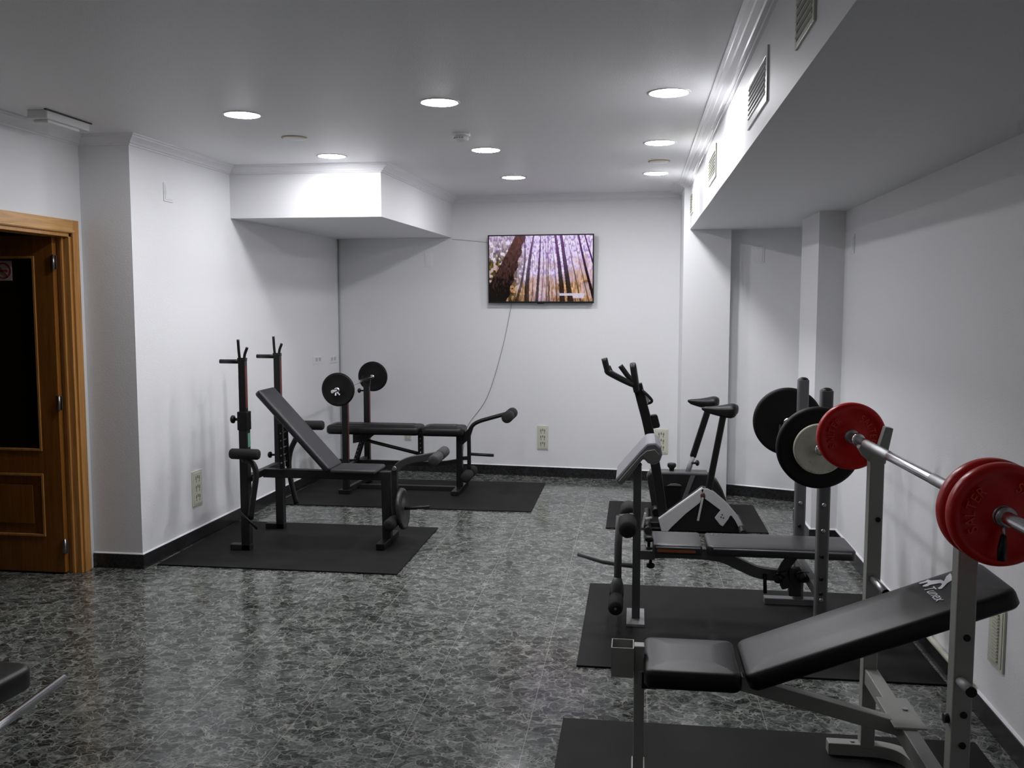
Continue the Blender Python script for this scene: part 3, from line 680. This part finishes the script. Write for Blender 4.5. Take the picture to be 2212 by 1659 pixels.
# ------------------------------------------------------------ bench C (grey, middle right)
Cc = thing('weight_bench', (.5, 4.64, 0), 'grey weight bench with tall posts, flat pads and an arm curl pad', 'weight bench', 'weight benches')
CY = 4.65; CX = .862
for y in (4.35, 4.95):
    up = obj('upright', MB().prism([(CX - .027, y - .022), (CX - .020, y - .028), (CX + .020, y - .028), (CX + .027, y - .022), (CX + .027, y + .022), (CX + .020, y + .028), (CX - .020, y + .028), (CX - .027, y + .022)], ZF + .03, 1.205), M['grey'], Cc, .003)
    obj('end_cap', MB().ball((CX, y, 1.203), .027, 1, 1.02, .55), M['black'], up)
    for z, m_ in ((.56, 'steel'), (.68, 'steel'), (.44, 'black'), (.335, 'black'), (.265, 'black'), (.235, 'steel'), (.14, 'steel')):
        obj('bolt', MB().lathe((CX - .003, y - .028, z), (0, -1, 0), [(.010, -.002), (.010, .004), (.006, .008)], 14), M[m_], up)
    mb = MB().beam([(CX - .02, y, .925), (CX - .082, y, .938)], .03, .008); mb.beam([(CX - .080, y, .934), (CX - .086, y, .985)], .03, .008, up=(1, 0, 0))
    obj('bar_hook', mb, M['black'], up)
    obj('foot', MB().box(.69, 1.005, y - .028, y + .028, ZF, ZF + .036), M['grey'], Cc, .004)
obj('crossbar', MB().box(CX - .02, CX + .02, 4.37, 4.93, .225, .275), M['grey'], Cc, .003)
leg = obj('front_post', MB().box(-.006, .034, CY - .055 - .02, CY - .055 + .02, ZF + .01, .80), M['grey'], Cc, .003)
obj('base_plate', MB().box(-.032, .057, 4.49, 4.735, ZF, ZF + .012), M['lgrey'], leg)
obj('bracket', MB().box(.03, .105, 4.57, 4.66, .325, .372), M['grey'], leg, .004)
obj('main_beam', MB().beam(catmull([(.06, CY - .02, .350), (.25, CY, .350), (.42, CY, .340), (.52, CY, .302), (.62, CY, .262), (.76, CY, .250), (CX, CY, .250)], 5), .045, .056), M['grey'], Cc, .003)
zc = .418
sp = obj('seat_pad', MB().pad((.093, CY + .01, zc), (1, 0, 0), (0, 1, 0), .240, .285, .048, r=.015, puff=.003, edge=.010), M['vinylC'], Cc)
bpd = obj('backrest_pad', MB().pad((.358, CY + .01, zc), (1, 0, 0), (0, 1, 0), .700, .285, .048, r=.03, puff=.003, edge=.010), M['vinylC'], Cc)
obj('edge_glint', MB().tube([(.108, CY - .134, zc - .012), (.322, CY - .134, zc - .012)], .0045, 8), M['glint_print'], sp)  # pale tube painting the glossy reflection along the seat's front edge
obj('orange_strip', MB().box(.115, .30, CY - .1335, CY - .1322, zc - .036, zc - .022), M['orange'], sp)
obj('edge_glint', MB().tube([(.385, CY - .134, zc - .012), (1.035, CY - .134, zc - .012)], .0045, 8), mat('grey_edge_glint', (.24, .24, .245), .3), bpd)  # same painted highlight on the back pad, a little greyer
obj('printed_mark', text_mb('H', .045, lambda c: V((.400 + c.x, CY + .095 + c.y, zc + .0032 + c.z)), .0004, .3), M['glint_print'], bpd)
obj('pad_rail', MB().box(.36, .98, CY - .02, CY + .02, zc - .07, zc - .045), M['black'], Cc)
obj('seat_rail', MB().box(.10, .35, CY - .02, CY + .02, zc - .07, zc - .045), M['black'], Cc)
mb = MB().beam([(.79, CY - .03, .375), (.745, CY - .03, .31), (.72, CY - .03, .255)], .02, .05).beam([(.79, CY - .03, .30), (.79, CY - .03, .16)], .05, .06, up=(1, 0, 0)).beam([(.725, CY - .03, .28), (.75, CY - .03, .20)], .06, .05, up=(1, 0, 0))
hb = obj('hinge_block', mb, M['charg'], Cc, .006)
knob('adjusting_knob', (.73, CY - .06, .26), (-.7, -.7, 0), .024, hb); knob('adjusting_knob', (.79, CY - .06, .27), (.4, -.9, .1), .026, hb)
obj('pull_pin', MB().tube([(.645, CY - .03, .262), (.65, CY - .03, .165)], .009, 8), M['char'], hb)
knob('adjusting_knob', (.075, CY - .02, .372), (0, 0, 1), .022, leg); knob('adjusting_knob', (.085, CY - .02, .325), (0, 0, -1), .022, leg)
# arm curl pad
pr = obj('curl_pad', MB().prismY([(-.094, .742), (-.090, .752), (.026, .892), (.058, .926), (.098, .930), (.124, .908), (.132, .870), (.118, .832), (.090, .818), (.062, .828), (.042, .850), (-.050, .728), (-.070, .712)], 4.475, 4.815), M['prgrey'], Cc, .016)
obj('side_panel', MB().prismY([(-.080, .736), (.024, .862), (.056, .890), (.094, .898), (.118, .872), (.106, .840), (.082, .832), (.058, .846), (.038, .862), (-.060, .730)], 4.468, 4.478), M['prside'], pr, .003)
obj('pad_mark', MB().beam([(-.066, 4.60, .7715), (-.045, 4.60, .7965)], .035, .001, up=(-.76, 0, .65)), M['print'], pr)
obj('end_cap', MB().ball((.014, CY - .055, .80), .022, 1, 1, .7), M['black'], leg)
lv = obj('leg_lever', MB().tube([(-.070, 4.56, .545), (-.077, 4.56, .40), (-.078, 4.56, .235)], .019), M['grey'], Cc)
obj('lever_bracket', MB().beam([(-.07, 4.56, .53), (.0, 4.58, .535)], .035, .04), M['grey'], lv)
obj('lever_end', MB().tube([(-.078, 4.56, .235), (-.080, 4.56, .205), (-.083, 4.56, .13)], .02, radii=[.020, .029, .029]), M['grey'], lv)
roller('foam_roller', (-.030, 4.34, .530), (-.030, 4.52, .530), .042, M['foam'], lv); roller('foam_roller', (-.030, 4.64, .530), (-.030, 4.82, .530), .042, M['foam'], lv)
roller('foam_roller', (-.084, 4.38, .132), (-.084, 4.54, .132), .036, M['foam'], lv); roller('foam_roller', (-.084, 4.58, .132), (-.084, 4.74, .132), .036, M['foam'], lv)
obj('roller_end', MB().disc((-.084, 4.378, .132), (0, 1, 0), .006, .006), M['steel'], lv)
obj('weight_peg', MB().tube([(-.285, CY, .322), (-.158, CY, .286), (-.085, CY, .276), (.012, CY - .03, .276)], .012), M['grey'], lv)
# C barbell
barbell('barbell', (.800, 3.98, .962), (.815, 5.34, .968), .013, 'chrome barbell with large black plates on the grey bench', [(.30, .024, .03), (1.02, .024, .03)])
pc = [(.0145, -.020), (.03, -.022), (.055, -.018), (.145, -.018), (.165, -.022), (.176, -.020), (.182, -.012), (.182, .012), (.176, .020), (.165, .022), (.145, .018), (.055, .018), (.03, .022), (.0145, .020)]
plate((.806, 4.215, .962), (.01, 1, 0), pc, M['blkplate'], 'large black plate behind the cream plate on the grey bench', 'large black plates of the grey bench')
plate((.813, 5.105, .966), (.01, 1, 0), pc, M['blkplate'], 'large black plate on the far end of the grey bench barbell', 'large black plates of the grey bench')
wp = thing('weight_plate', (.804, 4.18, .962), 'small cream enamelled plate in front of a black plate, partly behind a red one', 'weight plate')
obj('disc', MB().lathe((.804, 4.178, .962), (-.01, -1, 0), [(.0145, -.012), (.100, -.012), (.108, -.009), (.112, -.002), (.112, .008), (.107, .012), (.099, .012), (.095, .009), (.030, .009), (.027, .013), (.0145, .013)], 64), M['cream'], wp)
mb = MB(); rr = random.Random(4)
for k in range(26):
    a = rr.uniform(0, 2 * PI); q = rr.choice([.097, .098, .104, .090, .03, .06, .07]); x, z = .804 + q * math.cos(a), .962 + q * math.sin(a); s1, s2 = rr.uniform(.001, .005), rr.uniform(.001, .0025)
    y = 4.178 - (.0124 if q > .096 else .0094); mb.box(x - s1 / 2, x + s1 / 2, y - .0006, y, z - s2 / 2, z + s2 / 2)
obj('paint_chips', mb, M['dark'], wp)
t = thing('spring_clamp', (.804, 4.15, .962), 'chrome clamp in the centre of the cream plate', 'clamp')
obj('ring', MB().lathe((.8035, 4.162, .962), (0, -1, 0), [(.0135, 0), (.024, .001), (.024, .016), (.0135, .018)], 24), M['chrome'], t)
t = thing('spring_clamp', (.812, 5.05, .966), 'clamp with pale lever inside the far black plate', 'clamp')
obj('ring', MB().lathe((.811, 5.075, .966), (0, -1, 0), [(.0135, 0), (.026, .001), (.026, .022), (.0135, .024)], 24), M['chrome'], t)
obj('lever', MB().beam([(.79, 5.06, .955), (.765, 5.05, .91)], .012, .008).beam([(.765, 5.05, .955), (.762, 5.05, .90)], .02, .006, up=(1, 0, 0)), M['steel'], t)

# ------------------------------------------------------------ bench D (front right, red plates)
D = thing('weight_bench', (.5, 2.87, 0), 'warm grey bench in the foreground with a black inclined pad', 'weight bench', 'weight benches')
DY = 2.87; DX = .826
for k, y in enumerate((3.29, 2.41)):
    sx = 0 if k else -.004
    up = obj('upright', MB().box(DX - .024 + sx, DX + .024 + sx, y - .024, y + .024, ZF + .03, 1.075), M['grey2'], D, .004)
    mb = MB().prismY([(DX - .066, 1.104), (DX - .050, 1.078), (DX - .022, 1.052), (DX + .024, 1.052), (DX + .046, 1.175), (DX + .020, 1.180), (DX - .002, 1.100), (DX - .036, 1.098), (DX - .056, 1.122)], y - .018, y + .018)
    obj('bar_cradle', mb, M['grey2'], up, .002)
    for z in ((.86, .50) if k == 0 else (.765, .565, .485)):
        obj('bolt', MB().lathe((DX + .004, y - .024, z), (0, -1, 0), [(.009, -.002), (.009, .002), (.007, .006)], 16), M['black'], up)
    if k == 1: obj('bolt', MB().tube([(DX - .024, y, .544), (DX - .036, y, .544)], .012), M['black'], up)
    peg = obj('storage_peg', MB().tube([(DX - .006, y, .652), (DX - .010, y - (.21 if k == 0 else .105), .660)], .0125), M['lgrey'] if k else M['steel'], up)
    obj('end_cap', MB().disc((DX - .010, y - (.212 if k == 0 else .107), .660), (0, 1, 0), .013, .006), M['black'], peg)
obj('crossbar', MB().box(DX - .022, DX + .022, 2.43, 3.27, .275, .330), M['grey2'], D, .003)
obj('main_beam', MB().beam([(.02, DY, .425), (.33, DY, .425), (.84, DY, .300)], .045, .045), M['grey2'], D, .003)
bpl = obj('joint_plate', MB().prism([(.78, 2.80), (.875, 2.80), (.875, 3.02), (.78, 3.02)], .330, .336), M['grey2'], D, .002)
obj('bolt', MB().disc((.845, 2.93, .338), (0, 0, 1), .009, .006), M['steel'], bpl)
ft = catmull([(.69, 3.29, ZF + .022), (.80, 3.29, ZF + .022), (.875, 3.285, ZF + .022), (.935, 3.25, ZF + .022), (.965, 3.17, ZF + .022), (.970, 3.05, ZF + .022), (.970, 2.85, ZF + .022), (.970, 2.65, ZF + .022), (.965, 2.53, ZF + .022), (.935, 2.45, ZF + .022), (.875, 2.415, ZF + .022), (.80, 2.41, ZF + .022), (.69, 2.41, ZF + .022)], 6)
base = obj('curved_base', MB().beam(ft, .045, .044), M['grey2'], D, .003)
obj('bolt', MB().disc((.775, 3.29, ZF + .046), (0, 0, 1), .008, .006), M['steel'], base)
leg = obj('front_post', MB().box(.005, .038, DY - .02, DY + .02, ZF + .03, .527), M['grey2'], D, .003)
obj('foot', MB().box(.0, .045, DY - .22, DY + .22, ZF, ZF + .04), M['grey2'], D, .003)
mb = MB(); sx0, sx1, sy0, sy1, q = -.066, .004, DY - .035, DY + .045, .003
for a in ((sx0, sx1, sy0, sy0 + q), (sx0, sx1, sy1 - q, sy1), (sx0, sx0 + q, sy0 + q, sy1 - q), (sx1 - q, sx1, sy0 + q, sy1 - q)): mb.box(*a, .430, .525)
obj('socket_tube', mb, M['grey2'], leg)
obj('bracket', MB().box(.03, .075, DY - .03, DY + .03, .395, .445), M['black'], leg)
obj('seat_pad', MB().pad((.036, DY + .005, .500), (1, 0, 0), (0, 1, 0), .290, .300, .058, r=.03, puff=.006, edge=.016), M['vinyl'], D)
bo = V((.331, DY + .005, .497)); be = V((1.078, DY + .005, .795)); ux = (be - bo).normalized(); nz = V((-ux.z, 0, ux.x))
bpd = obj('backrest_pad', MB().pad(bo, ux, (0, 1, 0), (be - bo).length, .300, .056, r=.035, puff=.006, edge=.016), M['vinyl'], D)
obj('pad_rail', MB().beam([bo + ux * .12 - nz * .072, be - ux * .16 - nz * .072], .04, .03, up=nz), M['black'], D)
# printed emblem and word, across the pad near its raised end
lo = bo + nz * .0072
def padpt(a, b_, c=0.): return lo + ux * a + V((0, 1, 0)) * b_ + nz * c
em = [(.601, .105), (.623, .104), (.631, .109), (.636, .093), (.661, .075), (.663, .063), (.664, .055), (.682, .087), (.699, .101), (.698, .09), (.687, .045), (.666, .032), (.640, .004), (.634, .008), (.633, .019), (.644, .025), (.653, .039), (.653, .048), (.649, .052), (.632, .059), (.621, .062), (.615, .058), (.607, .062), (.602, .070), (.606, .076), (.622, .080), (.623, .089), (.602, .095)]
obj('printed_emblem', MB().loops([[padpt(a, b_, c) for a, b_ in em] for c in (-.0005, .0008)], smooth=False), M['print'], bpd)
obj('printed_word', text_mb('Tunex', .052, lambda c: padpt(.612 + c.y * .85, -.010 - c.x * .95, c.z), .0006, .35), M['print'], bpd)
# D barbell and plates
b0, b1 = V((.852, 2.03, 1.112)), V((.757, 3.60, 1.127)); bax = (b1 - b0).normalized()
barbell('barbell', b0, b1, .0150, 'thick chrome barbell carrying red plates in the foreground', [(.285, .022, .03), (1.30, .022, .030)], [(.40, .62), (.98, 1.22)])
def redplate(y, R, label, th=.018):
    s_ = (y - b0.y) / bax.y; p = b0 + bax * s_; T = th
    t = thing('weight_plate', p, label, 'weight plate', 'red plates of the foreground barbell')
    prof = [(.0155, -T * .7), (.030, -T * .7), (.034, -T * .5), (R * .78, -T * .5), (R * .83, -T), (R * .95, -T), (R, -T * .45), (R, T * .45), (R * .95, T), (R * .83, T), (R * .78, T * .5), (.034, T * .5), (.030, T * .7), (.0155, T * .7)]
    obj('disc', MB().lathe(p, bax, prof, 80), M['red'], t)
    obj('hub', MB().lathe(p, bax, [(.0150, -T * .95), (.024, -T * .95), (.026, -T * .6), (.026, T * .6), (.024, T * .95), (.0150, T * .95)], 30), M['steel'], t)
    side = -bax; xr = V((1, 0, 0)); xr = (xr - bax * xr.dot(bax)).normalized(); zr = side.cross(xr); zr = zr if zr.z > 0 else -zr
    for word, a0, st in (('SALTER', 208, -15), ('SALTER', 62, -15), ('10 KG', 118, -11)):
        if word == '10 KG': continue
        lm = MB()
        for i, ch in enumerate(word):
            a = math.radians(a0 + st * i); rad = xr * math.cos(a) + zr * math.sin(a); tan = xr * math.sin(a) - zr * math.cos(a)
            tm = text_mb(ch, .034, lambda c: p + rad * (R * .60 + c.y) + tan * c.x * .9 + side * (T * .52 + c.z), .0030)
            me = bpy.data.meshes.new('l'); tm.bm.to_mesh(me); tm.bm.free(); lm.bm.from_mesh(me); bpy.data.meshes.remove(me)
        obj('raised_lettering', lm, M['redtxt'], t)
redplate(3.425, .121, 'single red plate on the far end of the foreground barbell')
redplate(2.292, .122, 'inner red plate of the pair nearest the camera, mostly hidden', .022)
redplate(2.238, .121, 'outer red plate of the pair, nearest the camera at the right edge', .021)
s_ = (2.215 - b0.y) / bax.y; p = b0 + bax * s_
t = thing('spring_clamp', p, 'clamp with a black grip hanging in front of the red plates', 'clamp')
obj('coil', MB().lathe(p, -bax, [(.0155, -.008), (.024, -.007), (.024, .010), (.0155, .011)], 24), M['steel'], t)
obj('lever_wire', MB().tube([p + V((-.004, -.006, -.018)), p + V((-.006, -.012, -.045))], .0035, 8), M['steel'], t)
obj('grip', MB().tube([p + V((-.006, -.012, -.040)), p + V((-.009, -.016, -.07)), p + V((-.010, -.018, -.098))], .009, 12, radii=[.006, .010, .0095]), M['black'], t)

# wall pipe
t = obj('pipe', MB().tube([(1.322, 3.72, .104), (1.322, 4.42, .104)], .0125), M['cast']); tag(t, 'beige pipe lying along the top of the right baseboard', 'pipe')

# ------------------------------------------------------------ bikes
def saddle(name, x0, x1, y, z, parent, m):
    secs = []; n = 10
    for i in range(n + 1):
        f = i / n; x = x0 + (x1 - x0) * f; w = .022 + .088 * max(0, (f - .15)) ** 1.1 / .85 if f > .15 else .022 + .0
        w = min(w, .105); h0 = .020 + .062 * f
        if i == 0: w *= .55; h0 *= .5
        if i == n: w *= .5; h0 *= .45
        if i == n - 1: w *= .88; h0 *= .85
        zt = z + .008 * math.sin(f * PI) * -1 + .006 * f
        secs.append([V((x, y + math.cos(2 * PI * j / 16) * w, zt + math.sin(2 * PI * j / 16) * h0 * (.5 if math.sin(2 * PI * j / 16) > 0 else 1.))) for j in range(16)])
    return obj(name, MB().loops(secs), m, parent)
F = thing('exercise_bike', (.45, 6.5, 0), 'front exercise bike with a silver angular frame over a black body', 'exercise bike', 'exercise bikes')
FY = 6.50
out = [(.172, .045), (.172, .092), (.465, .32), (.500, .315), (.545, .292), (.633, .217), (.690, .152), (.724, .102), (.745, .055), (.754, .014), (.20, .014)]
obj('body_shell', MB().prismY(out, 6.452, 6.56), M['black'], F, .006)
left = [(.168, .096), (.190, .012), (.235, .012), (.262, .045), (.36, .145), (.452, .222), (.462, .255), (.478, .318), (.465, .324)]
right = [(.455, .318), (.500, .322), (.545, .300), (.600, .255), (.650, .208), (.695, .155), (.728, .104), (.748, .058), (.758, .014), (.728, .014), (.715, .060), (.690, .105), (.665, .138), (.655, .132), (.645, .110), (.610, .060), (.590, .070), (.553, .118), (.592, .172), (.520, .225), (.492, .245), (.470, .262)]
for y0, y1 in ((6.438, 6.454),):
    obj('silver_strut', MB().prismY(left, y0, y1), M['silver'], F, .003); ss = obj('silver_fender', MB().prismY(right, y0, y1), M['silver'], F, .003)
obj('strut_top', MB().beam([(.172, 6.455, .098), (.467, 6.455, .324)], .035, .008, up=(-.6, 0, .8)), M['white'], F)
mb = MB()
for x, z in ((.603, .142), (.596, .125), (.612, .120)): mb.disc((x, 6.437, z), (0, 1, 0), .005, .002)
obj('screw_hole', mb, M['dark'], ss)
obj('joint_cap', MB().ball((.470, 6.44, .270), .018, 1, .5, 1.3), M['brown'], F)
obj('crank_arm', MB().beam([(.468, 6.425, .262), (.438, 6.42, .100)], .010, .014, up=(1, 0, 0)), M['lgrey'], F)
obj('front_post', MB().beam(catmull([(.205, FY, .10), (.145, FY, .46), (.088, FY, .745), (.043, FY, .915), (.010, FY, 1.04)], 4), .06, .066, up=(1, 0, 0)), M['black'], F, .006)
con = obj('console', MB().pad((.030, FY, .985), (-.155, 0, 1), (0, 1, 0), .205, .17, .044, r=.03, puff=.002), M['black'], F)
obj('display', MB().beam([(.012, FY, 1.10), (.001, FY, 1.155)], .10, .002, up=(1, 0, .15)), M['silver'], con)
hb = MB().tube(catmull([(.0, FY - .02, 1.03), (-.05, FY - .10, 1.055), (-.18, FY - .16, 1.125), (-.195, FY - .165, 1.15), (-.215, FY - .17, 1.225)], 4), .021)
hb.tube(catmull([(.0, FY + .02, 1.03), (-.05, FY + .10, 1.045), (-.16, FY + .15, 1.10), (-.18, FY + .16, 1.12), (-.195, FY + .165, 1.15)], 4), .014)
obj('handlebar', hb, M['black'], F)
mb = MB().tube(catmull([(.040, FY - .03, 1.000), (.075, FY - .04, .970), (.108, FY - .04, .935), (.108, FY - .03, .915), (.080, FY, .900)], 4), .010)
obj('lower_grip', mb, M['black'], F)
obj('pulse_tray', MB().prismY([(.045, .985), (.100, .93), (.085, .90), (.045, .93)], FY - .02, FY + .02), M['silver'], F)
obj('tension_knob', MB().prismY([(.105, .822), (.142, .828), (.154, .816), (.172, .748), (.166, .736), (.115, .725)], FY - .022, FY + .022), M['black'], F, .006)
obj('seat_post', MB().beam([(.604, FY, .835), (.512, FY, .30)], .036, .044, up=(1, 0, 0)), M['black'], F, .008)
saddle('saddle', .455, .700, FY, .875, F, M['vinyl'])
obj('front_stabiliser', MB().tube([(.095, 6.30, .045), (.095, 6.92, .045)], .026), M['black'], F)
obj('rear_stabiliser', MB().tube([(.735, 6.30, .045), (.735, 6.80, .045)], .026), M['black'], F)
obj('base_rail', MB().box(.09, .74, FY - .02, FY + .02, .03, .06), M['black'], F)
obj('pedal', MB().beam([(.058, 6.36, .06), (.075, 6.36, .155)], .05, .012, up=(1, 0, 0)).tube([(.07, 6.38, .105), (.12, 6.44, .105)], .010), M['lgrey'], F)

R_ = thing('exercise_bike', (.40, 7.1, 0), 'rear exercise bike with a dark rounded body and a tension knob on top', 'exercise bike', 'exercise bikes')
RY = 7.12
out = [(.150, .02), (.135, .045), (.092, .275), (.100, .300), (.125, .312), (.30, .316), (.52, .312), (.575, .300), (.625, .255), (.662, .19), (.690, .115), (.700, .02)]
body = obj('body_shell', MB().prismY(out, RY - .07, RY + .07), M['char'], R_, .012)
obj('top_cover', MB().box(.115, .55, RY - .074, RY + .074, .300, .320), M['grey'], body, .006)
obj('side_recess', MB().prismY([(.215, .215), (.35, .215), (.345, .12), (.31, .05), (.23, .05), (.205, .13)], RY - .0735, RY - .069), M['black'], body)
obj('vent_hump', MB().prismY([(.245, .216), (.27, .232), (.31, .236), (.345, .228), (.355, .216)], RY - .082, RY - .069), M['grey'], body, .003)
mb = MB().prismY([(.42, .30), (.455, .30), (.37, .06), (.34, .06)], RY - .076, RY - .068); obj('side_rib', mb, M['grey'], body)
obj('tension_knob', MB().lathe((.281, RY, .318), (0, 0, 1), [(.016, 0), (.020, .02), (.033, .035), (.034, .052), (.028, .060)], 20), M['black'], R_)
obj('seat_tube', MB().tube([(.402, RY, .31), (.442, RY, .440)], .020), M['lgrey'], R_)
obj('seat_post', MB().beam([(.438, RY, .430), (.548, RY, .800)], .042, .048, up=(1, 0, 0)), M['black'], R_, .008)
knob('adjusting_knob', (.43, RY - .02, .385), (.9, -.3, .1), .022, R_)
saddle('saddle', .393, .625, RY, .862, R_, M['vinyl'])
obj('front_post', MB().beam(catmull([(.165, RY, .30), (.105, RY, .60), (.035, RY, .86), (-.015, RY, 1.00)], 4), .045, .05, up=(1, 0, 0)), M['lgrey'], R_, .006)
obj('handlebar', MB().tube(catmull([(-.02, RY - .05, 1.01), (-.055, RY - .08, 1.045), (-.085, RY - .09, 1.085), (-.118, RY - .09, 1.13)], 4), .020), M['black'], R_)
obj('front_stabiliser', MB().tube([(.16, 6.90, .04), (.16, 7.36, .04)], .026), M['black'], R_)
obj('rear_stabiliser', MB().tube([(.66, 6.90, .04), (.66, 7.36, .04)], .026), M['black'], R_)

# ------------------------------------------------------------ bench E (cut off at the lower left)
E_ = thing('weight_bench', (-2.3, 2.7, 0), 'black bench pad cut off by the lower left edge of the frame', 'weight bench', 'weight benches')
obj('seat_pad', MB().pad((-1.955, 2.560, .42), (-1, .08, 0), (.08, 1, 0), .80, .32, .075, r=.05, puff=.006, edge=.016), M['vinyl'], E_)
for x in (-2.12, -2.62): obj('leg', MB().box(x - .02, x + .02, 2.55, 2.59, .04, .37), M['black'], E_, .003); obj('foot', MB().box(x - .025, x + .025, 2.40, 2.75, 0.0005, .04), M['black'], E_, .003)
obj('frame_rail', MB().box(-2.68, -2.06, 2.55, 2.59, .33, .37), M['black'], E_, .003)
t = thing('barbell', (-2.1, 2.6, .2), 'chrome bar end pointing up from the lower left edge', 'barbell')
e0 = V((-2.055, 3.02, .235)); e1 = V((-1.985, 2.0, .235))
obj('shaft', MB().tube([e0, e1], .0160, 20), M['chrome'], t)
obj('end_cap', MB().disc(e0, e1 - e0, .0158, .006), M['steel'], t)
t = thing('bar_rest', (-2.02, 2.15, 0), 'low black stand holding the chrome bar beyond the lower left edge', 'stand')
obj('stand', MB().box(-2.03, -1.96, 2.05, 2.12, .0005, .215).box(-2.10, -1.90, 2.04, 2.13, .0005, .03), M['black'], t, .003)

# ------------------------------------------------------------ world, camera, view
w = bpy.data.worlds.new('World'); bpy.context.scene.world = w; w.use_nodes = True
w.node_tree.nodes['Background'].inputs[0].default_value = (.5, .5, .55, 1); w.node_tree.nodes['Background'].inputs[1].default_value = .02
yaw, pit, rol = .1334, .0872, .0006
Fv = V((-math.sin(yaw) * math.cos(pit), math.cos(yaw) * math.cos(pit), -math.sin(pit))); Rv = V((math.cos(yaw), math.sin(yaw), 0)); Uv = Rv.cross(Fv)
R2 = Rv * math.cos(rol) + Uv * math.sin(rol); U2 = -Rv * math.sin(rol) + Uv * math.cos(rol)
cam = bpy.data.cameras.new('camera'); co = bpy.data.objects.new('camera', cam); C.objects.link(co)
mtx = Matrix((R2, U2, -Fv)).transposed().to_4x4(); mtx.translation = V((0, 0, 1.6)); co.matrix_world = mtx
cam.sensor_width = 36; cam.lens = 2000 / 2212 * 36; cam.clip_start = .02
bpy.context.scene.camera = co
vs_ = bpy.context.scene.view_settings; vs_.view_transform = 'Standard'; vs_.look = 'None'; vs_.exposure = 1.9
